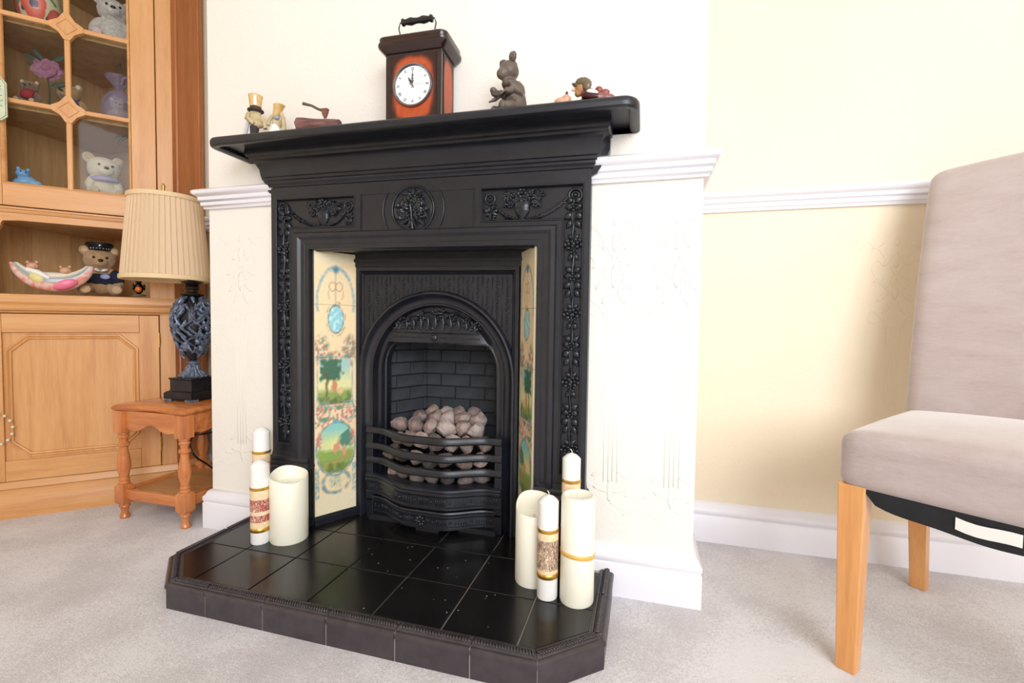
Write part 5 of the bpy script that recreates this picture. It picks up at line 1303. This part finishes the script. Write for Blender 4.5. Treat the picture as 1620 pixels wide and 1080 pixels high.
def glass():
    s = NT('clear_cabinet_glass'); s.b.inputs['Base Color'].default_value = (0.93, 0.95, 0.95, 1); s.b.inputs['Roughness'].default_value = 0.02
    tr = s.n('ShaderNodeBsdfTransparent'); tr.inputs['Color'].default_value = (0.93, 0.94, 0.93, 1); gl = s.n('ShaderNodeBsdfGlossy'); gl.inputs['Roughness'].default_value = 0.03
    fr = s.n('ShaderNodeFresnel'); fr.inputs['IOR'].default_value = 1.2; mx = s.n('ShaderNodeMixShader')
    s.L.new(fr.outputs[0], mx.inputs[0]); s.L.new(tr.outputs[0], mx.inputs[1]); s.L.new(gl.outputs[0], mx.inputs[2])
    out = [n_ for n_ in s.t.nodes if n_.type == 'OUTPUT_MATERIAL'][0]; s.L.new(mx.outputs[0], out.inputs[0]); return s.m
M['glass'] = glass()
zz = (1.074,) + GZ[:2] + (1.866,)
for k in range(3):
    for a, b_ in ((-0.160, -0.001), (0.001, 0.160)):
        m = MB(); m.box(a, b_, 0.0085, 0.0105, zz[k] + 0.001, zz[k + 1] - 0.001); CB(m, 'pane', 'glass', upper, smooth=0)
m = MB(); m.lathe([(0.0, 0), (0.009, 0.001), (0.005, 0.006), (0.005, 0.012), (0.010, 0.018), (0.011, 0.022), (0.0, 0.025)], n=20)
m.v = [(x - 0.196, -0.008 - z, y + 1.41) for x, y, z in m.v]; CB(m, 'knob', 'brass', upper, smooth=50)

CAB = Matrix.Translation(cab.location) @ Matrix.Rotation(PI / 4, 4, 'Z')
def cpos(x, y, z): v = CAB @ Vector((x, y, z - FZ)); return (v.x, v.y, v.z)
def cthing(name, label, cat, x, y, z, rz=0, group=None): return thing(name, label, cat, cpos(x, y, z), PI / 4 + rz, group)

# ------------------------------------------------------------------ soft toys and keepsakes in the cabinet
def fur(name, c, c2): 
    return plain(name, c, 0.9, 0.0, c2, 120, 0.9, 420, 0.003, **{'Sheen Weight': 0.4})
def each(name, ells, mat, t):
    """one object per piece, sharing the first one's mesh"""
    me = None
    for c, r in ells:
        if me is None: m = MB(); m.ell((0, 0, 0), r, None, 2); o = m.build(name, mat, t, world=False, smooth=180); me = o.data
        else: o = bpy.data.objects.new(name, me); COL.objects.link(o); o.parent = t
        o.location = c
def teddy(t, s, f, f2, tilt=0.0, hs=1.0):
    """sitting bear of height ~s facing -y in its own frame, hs widens the head"""
    e = [((sx * 0.20 * s, -0.16 * s, 0.10 * s), (0.11 * s, 0.20 * s, 0.10 * s)) for sx in (-1, 1)]
    e += [((0, 0, 0.26 * s), (0.21 * s, 0.17 * s, 0.24 * s))]
    e += [((sx * 0.22 * s, -0.05 * s, 0.32 * s), (0.08 * s, 0.10 * s, 0.17 * s), Matrix.Rotation(sx * -0.5, 3, 'Y')) for sx in (-1, 1)]
    h = s * hs; z0 = 0.62 * s; y0_ = -0.02 * s; X = tilt * s
    e += [((X, y0_, z0), (0.23 * h, 0.20 * h, 0.20 * h)), ((X, y0_ - 0.15 * h, z0 - 0.05 * h), (0.11 * h, 0.10 * h, 0.085 * h))]
    e += [((X + sx * 0.19 * h, y0_ + 0.02 * h, z0 + 0.16 * h), (0.085 * h, 0.05 * h, 0.085 * h)) for sx in (-1, 1)]
    blob('body', e, max(0.0022, s * 0.018), f, t, 4, world=False)
    each('eye', [((X + sx * 0.085 * h, y0_ - 0.180 * h, z0 + 0.03 * h), (0.020 * h,) * 3) for sx in (-1, 1)], M['black_gloss'], t)
    each('nose', [((X, y0_ - 0.245 * h, z0 - 0.025 * h), (0.036 * h, 0.022 * h, 0.026 * h))], M['black_gloss'], t)
    each('ear_lining', [((X + sx * 0.19 * h, y0_ - 0.025 * h, z0 + 0.16 * h), (0.055 * h, 0.014 * h, 0.055 * h)) for sx in (-1, 1)], f2, t)
    each('paw_pad', [((sx * 0.20 * s, -0.355 * s, 0.10 * s), (0.07 * s, 0.014 * s, 0.07 * s)) for sx in (-1, 1)], f2, t)
F_cream = fur('cream_plush', (222, 206, 176), (236, 222, 196)); F_tan = fur('tan_plush', (176, 138, 96), (196, 158, 114)); F_grey = fur('grey_plush', (196, 186, 178), (226, 218, 212))
F_br = fur('brown_plush', (108, 80, 60), (134, 102, 78)); F_honey = fur('honey_plush', (204, 168, 124), (220, 186, 144))
# cream bear with glasses-like stitched face, lower right pane
t = cthing('cream_teddy', 'cream long-faced teddy bear behind the lower right glass pane', 'teddy', 0.062, 0.11, 1.0752, 0.35)
teddy(t, 0.165, F_cream, F_honey, hs=1.3)
m = MB(); m.torus((0, -0.008, 0.062), 0.034, 0.008, Matrix.Identity(3), 24, 8); m.build('lilac_scarf', plain('lilac_satin', (176, 160, 200), 0.4), t, world=False, smooth=180)
# blue figurine
t = cthing('blue_figurine', 'little pale blue ceramic animal behind the lower left glass pane', 'figurine', -0.128, 0.07, 1.0752, 0.3)
t.scale = (1.45, 1.45, 1.45)
Bl = colmat('pale_blue_glaze', (120, 176, 232), 0.3, c2=(150, 200, 244))
blob('body', [((0, 0, 0.014), (0.018, 0.012, 0.014)), ((-0.006, -0.004, 0.030), (0.013, 0.011, 0.010)), ((0.016, -0.004, 0.010), (0.011, 0.009, 0.009)), ((-0.016, -0.004, 0.009), (0.008, 0.008, 0.008)), ((-0.013, 0, 0.041), (0.004, 0.004, 0.005)), ((0.003, 0, 0.040), (0.004, 0.004, 0.005))], 0.0017, Bl, t, 2, world=False)
small('eye', [((-0.009, -0.014, 0.033), 0.0014), ((-0.001, -0.014, 0.032), 0.0014)], M['black_gloss'], t, world=False)
# twig ornament hanging from the shelf
t = cthing('twig_ornament', 'dark curved twig ornament hung in the lower right pane above cream bear', 'ornament', 0.125, 0.09, 1.290)
m = MB(); m.tube([(0.035, 0, 0.020), (0.012, 0, 0.016), (-0.010, 0, -0.004), (-0.016, 0, -0.020)], [0.003, 0.0045, 0.004, 0.0025], 8); m.tube([(0.012, 0, 0.014), (-0.012, 0, 0.008), (-0.030, 0, -0.004)], [0.003, 0.004, 0.002], 8); m.build('twig', colmat('dark_twig', (64, 50, 42), 0.7), t, world=False, smooth=60)
# middle row
t = cthing('rose_stem', 'mauve fabric rose on a leafy dark stem behind the middle left pane', 'flower', -0.078, 0.10, 1.3372)
m = MB(); rnd = random.Random(2)
for k in range(26):
    a = k * 2.4; r_ = 0.004 + 0.028 * math.sqrt(k / 26); m.ell((r_ * math.cos(a), -0.012 + r_ * 0.5, 0.150 + r_ * 0.75 * math.sin(a)), (0.016, 0.004, 0.015), Euler((rnd.uniform(-0.5, 0.5), 0, rnd.uniform(-0.6, 0.6))).to_matrix(), 1)
m.build('rose_bloom', plain('dusky_mauve_petals', (150, 92, 120), 0.7, 0.0, (178, 122, 148), 60), t, world=False, smooth=60)
m = MB(); m.tube([(0, 0, 0.0), (0.004, 0.004, 0.07), (0, 0, 0.14)], 0.0025, 6); m.build('stem', plain('dark_green_stem', (52, 72, 50), 0.6), t, world=False, smooth=60)
for a, z, L in ((-1.1, 0.165, 0.050), (-0.7, 0.175, 0.045), (0.9, 0.180, 0.055), (-1.5, 0.155, 0.04), (1.2, 0.10, 0.04)):
    m = MB(); m.ell((math.sin(a) * L * 0.75, 0.004, z + math.cos(a) * L * 0.5), (0.008, 0.002, L * 0.55), Matrix.Rotation(a, 3, 'Y'), 2); m.build('leaf', plain('dark_green_leaf', (56, 76, 62), 0.6), t, world=False, smooth=180)
t = cthing('red_scarf_bear', 'small brown bear wearing a red neckerchief at the foot of the rose', 'teddy', -0.108, 0.055, 1.3372, -0.2)
teddy(t, 0.100, F_br, F_honey)
m = MB(); m.lathe([(0.012, 0.036), (0.022, 0.040), (0.020, 0.048), (0.010, 0.052)], n=18); m.ell((0, -0.020, 0.034), (0.018, 0.006, 0.016), None, 2); m.build('neckerchief', plain('red_cotton', (150, 34, 40), 0.8), t, world=False, smooth=60)
t = cthing('cream_faced_bear', 'brown bear with pale muzzle leaning behind the middle glazing bar', 'teddy', -0.020, 0.135, 1.3372, -0.3)
teddy(t, 0.150, F_tan, F_cream, tilt=-0.08)
m = MB(); m.lathe([(0.036, 0.004), (0.040, 0.03), (0.034, 0.058), (0.020, 0.070)], n=22); m.build('waistcoat', plain('purple_cloth', (88, 72, 116), 0.8), t, world=False, smooth=60)
t = cthing('wrapped_bear', 'bear wrapped in crinkled lilac cellophane behind the middle right pane', 'teddy', 0.112, 0.105, 1.3372, 0.2)
teddy(t, 0.115, F_honey, F_cream)
s_ = NT('lilac_cellophane'); s_.b.inputs['Base Color'].default_value = (*lin((176, 164, 200)), 1); s_.b.inputs['Roughness'].default_value = 0.15; s_.b.inputs['Alpha'].default_value = 0.42; s_.bump(s_.noise(s_.map(), 50, 4), 0.9, 0.01); M['cello'] = s_.m
m = MB(); rnd = random.Random(6); rings = []
for r_, z in ((0.040, 0.002), (0.050, 0.03), (0.052, 0.06), (0.046, 0.09), (0.028, 0.115), (0.010, 0.128), (0.012, 0.135), (0.032, 0.160), (0.040, 0.172)):
    rings.append([((r_ * (1 + rnd.uniform(-0.12, 0.12))) * math.cos(2 * PI * k / 22), (r_ * (1 + rnd.uniform(-0.12, 0.12))) * math.sin(2 * PI * k / 22), z) for k in range(22)])
m.stack(rings, False, False); m.build('cellophane', M['cello'], t, world=False, smooth=0)
m = MB(); m.tube([(0, 0, 0.13), (0.001, 0, 0.19), (0.0, 0, 0.225)], [0.002, 0.002, 0.005], 6); m.build('twist_tie', colmat('dark_ribbon', (60, 48, 52), 0.5), t, world=False, smooth=60)
# top row
t = cthing('poppy_vase', 'rounded vase painted with red poppies and green leaves behind the top left pane', 'vase', -0.094, 0.098, 1.6052)
def poppy(a, v):
    c = np.array((224, 208, 176.)); x, y = a * 5.0, v * 2.2
    for (px, py, rad) in ((0.55, 0.55, 0.5), (1.6, 0.7, 0.45), (2.7, 0.5, 0.5), (3.8, 0.75, 0.48), (4.7, 0.45, 0.42), (1.0, 1.5, 0.4), (2.1, 1.6, 0.45), (3.3, 1.55, 0.4), (4.4, 1.6, 0.42)):
        for off in (0, 5, -5):
            dd = math.hypot(x - px - off, (y - py) * 1.1) / (rad * (1 + 0.25 * mnoise.noise(Vector((x * 3, y * 3, 1)))))
            if dd < 1: c = np.array((222, 84, 72.)) * dd + np.array((240, 160, 140.)) * (1 - dd) if dd > 0.3 else np.array((96, 84, 110.))
    g = mnoise.noise(Vector((x * 2.4, y * 2.4, 7)))
    if g > 0.18 and c[1] > 180: c = np.array((92, 150, 104.))
    elif g < -0.25 and c[1] > 180: c = np.array((60, 80, 60.))
    return (*lin(tuple(c)), 1)
vp = [(0.0, 0), (0.030, 0.0), (0.045, 0.02), (0.056, 0.05), (0.059, 0.08), (0.052, 0.115), (0.036, 0.145), (0.026, 0.165), (0.034, 0.190)]
def vpr(v):
    k = v * (len(vp) - 2) + 1; i = min(int(k), len(vp) - 2); f_ = k - i; return vp[i][0] * (1 - f_) + vp[i + 1][0] * f_, vp[i][1] * (1 - f_) + vp[i + 1][1] * f_
m = MB(); m.grid(lambda i, j: (vpr(j)[0] * math.cos(2 * PI * i), vpr(j)[0] * math.sin(2 * PI * i), vpr(j)[1]), 150, 90, poppy); m.build('vase_body', M['paint_tile'], t, world=False, color=True, smooth=180)
t = cthing('grey_teddy', 'fluffy pale grey teddy bear sitting behind the top right pane', 'teddy', 0.098, 0.120, 1.6052, 0.15)
teddy(t, 0.215, F_grey, plain('pale_pink_felt', (214, 190, 190), 0.9))
# niche
NZc = 0.7272
t = cthing('crescent_ornament', 'pink and grey crescent-shaped ceramic with two tiny sleeping teddies in open niche', 'ornament', -0.062, 0.048, NZc, 0.06)
def cres(i, j):
    a = PI * (1.03 + 0.94 * i); R1 = 0.106; w_ = 0.064 * math.sin(PI * (0.06 + 0.88 * i)) ** 0.8 + 0.006; th = 0.020 * (0.5 + math.sin(PI * i) * 0.7)
    bb = 2 * PI * j; r_ = R1 - w_ / 2 + w_ / 2 * math.cos(bb)
    return (r_ * math.cos(a), th * math.sin(bb), 0.106 + r_ * 0.94 * math.sin(a))
def cresc(i, j):
    k = math.cos(2 * PI * j); base = np.array((232, 196, 184.)) if k > 0.25 else (np.array((150, 156, 156.)) if k > -0.35 else np.array((236, 226, 206.)))
    n_ = mnoise.noise(Vector((i * 16, j * 9, 3))); 
    if n_ > 0.15 and k > 0.2: base = np.array((236, 150, 128.))
    return (*lin(tuple(base)), 1)
m = MB(); m.grid(cres, 46, 20, cresc); m.build('crescent', M['paint_tile'], t, world=False, color=True, smooth=180)
m = MB(); m.ell((0.030, -0.012, 0.034), (0.040, 0.014, 0.020), Matrix.Rotation(-0.35, 3, 'Y'), 2); m.build('blanket', colmat('bright_pink_glaze', (236, 120, 150), 0.3), t, world=False, smooth=180)
m = MB(); m.ell((-0.035, -0.014, 0.048), (0.026, 0.012, 0.018), Matrix.Rotation(0.6, 3, 'Y'), 2); m.build('cushion', colmat('pale_yellow_glaze', (222, 206, 142), 0.35), t, world=False, smooth=180)
m = MB(); m.tube([(-0.062, -0.010, 0.078), (-0.035, -0.016, 0.068), (-0.006, -0.018, 0.050)], [0.007, 0.009, 0.007], 8); m.build('bolster', M['white_paint'], t, world=False, smooth=60)
for nm, x, z in (('sleeping_bear', -0.048, 0.088), ('sitting_bear', 0.032, 0.078)):
    m = MB(); m.ell((x, -0.008, z), (0.016, 0.012, 0.013), None, 2); m.ell((x - 0.012, -0.006, z + 0.012), 0.006, None, 1); m.ell((x + 0.010, -0.006, z + 0.014), 0.006, None, 1); m.ell((x + 0.004, -0.018, z - 0.004), (0.006, 0.006, 0.005), None, 1)
    m.build(nm, colmat('rosy_bear_glaze', (206, 158, 130), 0.4), t, world=False, smooth=180)
t = cthing('police_teddy', 'honey teddy bear in navy uniform jumper and black police cap in niche', 'teddy', 0.034, 0.165, NZc, 0.25)
teddy(t, 0.212, F_tan, F_honey)
s = 0.212
navy = plain('navy_knit', (30, 34, 58), 0.85)
blob('jumper', [((0, 0, 0.28 * s), (0.225 * s, 0.185 * s, 0.17 * s))] + [((sx * 0.22 * s, -0.05 * s, 0.33 * s), (0.095 * s, 0.115 * s, 0.15 * s), Matrix.Rotation(sx * -0.5, 3, 'Y')) for sx in (-1, 1)], 0.003, navy, t, 3, world=False)
m = MB(); m.ell((-0.05 * s, -0.150 * s, 0.44 * s), (0.06 * s, 0.05 * s, 0.03 * s), Matrix.Rotation(0.4, 3, 'Y'), 1); m.ell((0.05 * s, -0.150 * s, 0.44 * s), (0.06 * s, 0.05 * s, 0.03 * s), Matrix.Rotation(-0.4, 3, 'Y'), 1); m.build('collar', M['white_paint'], t, world=False, smooth=0)
m = MB(); m.ell((0.06 * s, -0.185 * s, 0.33 * s), (0.07 * s, 0.012 * s, 0.045 * s), None, 2); m.build('badge', plain('pale_blue_badge', (150, 164, 206), 0.6), t, world=False, smooth=180)
m = MB(); m.lathe([(0.0, 0.79 * s), (0.150 * s, 0.79 * s), (0.155 * s, 0.83 * s), (0.19 * s, 0.87 * s), (0.18 * s, 0.91 * s), (0.0, 0.93 * s)], (0, -0.01 * s, 0), 26); m.ell((0, -0.15 * s, 0.79 * s), (0.12 * s, 0.08 * s, 0.014 * s), None, 2); cap = m.build('cap', plain('black_cap_cloth', (22, 22, 26), 0.5), t, world=False, smooth=50)
m = MB()
for k in range(7):
    a = -PI / 2 + (k - 3) * 0.28; m.ell((0.157 * s * math.cos(a), -0.01 * s + 0.157 * s * math.sin(a), 0.81 * s), (0.012 * s, 0.012 * s, 0.016 * s), None, 1)
m.ell((0, -0.19 * s, 0.86 * s), (0.03 * s, 0.01 * s, 0.03 * s), None, 1); m.build('cap_badge', plain('silver_badge', (190, 190, 196), 0.3, 0.7), cap, world=False, smooth=180)
t = cthing('glass_bird', 'tiny dark glass ornament with an orange breast at the right of niche', 'ornament', 0.160, 0.085, NZc)
m = MB(); m.lathe([(0.0, 0), (0.020, 0.001), (0.021, 0.005), (0.016, 0.008), (0, 0.009)], n=20); m.build('base', colmat('mottled_green_base', (120, 118, 88), 0.5), t, world=False, smooth=40)
m = MB(); m.ell((0, 0, 0.030), (0.014, 0.013, 0.022), None, 2); m.ell((0, -0.002, 0.056), (0.010, 0.010, 0.009), None, 2); m.ell((-0.016, 0, 0.034), (0.004, 0.006, 0.014), None, 1); m.ell((0.016, 0, 0.034), (0.004, 0.006, 0.014), None, 1); m.build('bird_body', M['black_gloss'], t, world=False, smooth=180)
m = MB(); m.ell((0, -0.008, 0.026), (0.011, 0.008, 0.012), None, 2); m.build('orange_breast', colmat('orange_glass', (226, 120, 40), 0.2), t, world=False, smooth=180)

# hanging tag on the glazed door and beads on the lower knob
t = cthing('hanging_plaque', 'pale green wooden tag plaque with clipped corners hanging on the glazed door knob', 'plaque', -0.172, -0.026, 1.41, 0.0)
hw_, c_ = 0.034, 0.013
pg = [(-hw_ + c_, -0.155), (hw_ - c_, -0.155), (hw_, -0.142), (hw_, -0.040), (hw_ - c_, -0.022), (-hw_ + c_, -0.022), (-hw_, -0.040), (-hw_, -0.142)]
pg = [(x - 0.0, z) for x, z in pg]
m = MB(); m.prism(pg, lambda a, c: (a, -0.003, c), lambda a, c: (a, 0.003, c)); m.build('board', plain('pale_sage_paint', (196, 206, 176), 0.7, 0.0, (212, 218, 192), 50), t, world=False, smooth=0, bevel=0.001)
m = MB(); m.sweep([(x * 0.88, -0.088 + (z + 0.088) * 0.93) for x, z in pg], [(0, 0), (0.0008, 0.0006), (0.0016, 0)], lambda x, z, h: (x, -0.003 - h, z), closed=True); m.build('painted_border', colmat('brown_ink', (120, 92, 70), 0.7), t, world=False, smooth=0)
m = MB(); rnd = random.Random(12)
for k, z in enumerate((-0.050, -0.062, -0.080, -0.096, -0.112)):
    x = -0.022
    while x < 0.022:
        w_ = rnd.uniform(0.003, 0.007); m.tube([(x, -0.0034, z + rnd.uniform(-0.002, 0.002)), (x + w_ / 2, -0.0034, z + rnd.uniform(-0.003, 0.003)), (x + w_, -0.0034, z)], 0.0007, 4); x += w_ + 0.0012
m.build('handwriting', colmat('dark_script_ink', (70, 66, 60), 0.7), t, world=False, smooth=0)
m = MB(); m.tube([(-0.012, 0, -0.024), (-0.018, 0.004, -0.008), (-0.022, 0.012, 0.004), (-0.020, 0.004, -0.006), (0.010, 0, -0.024)], 0.0009, 5); m.build('string', colmat('jute_string', (170, 140, 96), 0.9), t, world=False, smooth=60)
t = cthing('bead_loop', 'loop of pearly beads hanging on the lower door at the left edge', 'beads', -0.190, -0.018, 0.345)
m = MB(); loop = [(0.040 * math.cos(a), -0.001, -0.055 + 0.050 * math.sin(a)) for a in [2 * PI * k / 40 for k in range(41)]]; m.tube(loop, 0.0006, 4); m.build('thread', colmat('gilt_thread', (200, 170, 110), 0.5), t, world=False, smooth=60)
pearl = plain('pearl_bead', (226, 222, 206), 0.2); bm0 = None
for k in range(14):
    a = 2 * PI * k / 14 + 0.1
    if bm0 is None:
        m = MB(); m.ell((0, 0, 0), (0.0046, 0.0046, 0.0046), None, 2); bo = m.build('bead', pearl, t, world=False, smooth=180); bm0 = bo.data
    else: bo = bpy.data.objects.new('bead', bm0); COL.objects.link(bo); bo.parent = t
    bo.location = (0.040 * math.cos(a), -0.001, -0.055 + 0.050 * math.sin(a))

# ------------------------------------------------------------------ dining chair
def velvet():
    s = NT('mauve_grey_velvet'); v = s.map((1, 1, 2.5)); n1 = s.noise(v, 7, 6, 0.65, 0.4); n2 = s.noise(s.map((1, 1, 4)), 45, 5, 0.8)
    mx = s.n('ShaderNodeMath', operation='MULTIPLY_ADD'); mx.inputs[1].default_value = 0.6; s.L.new(n2, mx.inputs[0]); s.L.new(n1, mx.inputs[2])
    s.L.new(s.ramp(mx.outputs[0], [(0.45, (168, 150, 144)), (0.70, (182, 166, 162)), (1.10, (192, 178, 175))]), s.b.inputs['Base Color'])
    s.b.inputs['Roughness'].default_value = 0.75; s.b.inputs['Sheen Weight'].default_value = 0.7; s.b.inputs['Sheen Roughness'].default_value = 0.4
    s.bump(s.noise(s.map(), 380, 2), 0.3, 0.0015); return s.m
M['velvet'] = velvet()
M['beech'] = wood('golden_beech_leg', (206, 140, 78), (222, 156, 92), (230, 170, 108), 0.7, 0.35, 'z', 0.2)
CA = math.atan2(-0.613, 0.79)
t = thing('dining_chair', 'high-backed dining chair in mauve-grey velvet with beech legs at the right wall', 'chair', (0.945, -0.105, FZ), CA)
KB = lambda m, name, mat, **k: m.build(name, M[mat], t, world=False, **k)
SW, SD, S0, S1 = 0.46, 0.43, 0.356, 0.462
def seatfn(q):
    k = (1 - (q.x / (SW / 2)) ** 2) * (1 - (q.y / (SD / 2 + 0.03)) ** 2)
    if q.z > 0: q = q + Vector((0, 0, 0.020 * max(0, k)))
    else: q = q + Vector((0, 0, -0.002))
    return q
m = MB(); m.rbox((SW / 2, SD / 2 - 0.005, (S0 + S1) / 2), (SW, SD, S1 - S0), 0.026, 18, seatfn); KB(m, 'seat', 'velvet', smooth=180)
BT = 0.072; bz0, bz1 = 0.40, 1.045
def backfn(q):
    zz = (q.z + (bz1 - bz0) / 2) / (bz1 - bz0)
    lean = 0.115 * zz ** 1.4; narrow = 1 - 0.0 * zz
    bow_ = 0.010 * (1 - (q.x / (SW / 2)) ** 2)
    return Vector((q.x * narrow, q.y + lean + (bow_ if q.y < 0 else 0) + 0.012 * math.sin(PI * zz) * -1, q.z + (0.014 * (1 - (q.x / (SW / 2)) ** 2) if q.z > 0.2 else 0)))
m = MB(); m.rbox((SW / 2, SD - 0.045 + BT / 2, (bz0 + bz1) / 2), (SW - 0.006, BT, bz1 - bz0), 0.030, 20, backfn); KB(m, 'backrest', 'velvet', smooth=180)
def cleg(x, y, x2, y2, w0, w1, top):
    m = MB(); m.stack([[(x2 + a * w0 / 2, y2 + b_ * w0 / 2, 0.0) for a, b_ in ((-1, -1), (1, -1), (1, 1), (-1, 1))], [(x + a * w1 / 2, y + b_ * w1 / 2, top) for a, b_ in ((-1, -1), (1, -1), (1, 1), (-1, 1))]]); KB(m, 'leg', 'beech', smooth=0, bevel=0.002)
for x in (0.024, SW - 0.024):
    cleg(x, 0.022, x, 0.024, 0.032, 0.044, 0.362)
    cleg(x, SD + 0.010, x, SD + 0.075, 0.032, 0.040, 0.40)
M['black_cloth'] = plain('black_lining_cloth', (18, 18, 21), 0.8, 0.0, (30, 30, 34), 30)
m = MB()
def sag(i, j):
    x = 0.045 + (SW - 0.07) * i; y = 0.006 + (SD - 0.03) * j
    return (x, y, S0 - 0.004 - 0.036 * (max(0.0, math.sin(PI * min(1, i))) ** 0.35) * (1 - 0.35 * j) - 0.0015 * math.sin(i * 19) * (1 - j))
m.grid(sag, 26, 16); KB(m, 'lining_cloth', 'black_cloth', smooth=180)
m = MB(); m.stack([[(0.045 + (SW - 0.07) * k / 20, 0.006, S0 + 0.004) for k in range(21)], [(sag(k / 20, 0)) for k in range(21)]], False, False, closed=False); KB(m, 'lining_edge', 'black_cloth', smooth=60)
def lab(k, dz): x = 0.168 + 0.075 * k / 6; return (x, 0.0035, sag((x - 0.045) / (SW - 0.07), 0)[2] + dz - 0.0015 * math.sin(k))
m = MB(); m.stack([[lab(k, 0.032) for k in range(7)], [lab(k, 0.012) for k in range(7)]], False, False, closed=False); KB(m, 'care_label', 'white_paint', smooth=60)
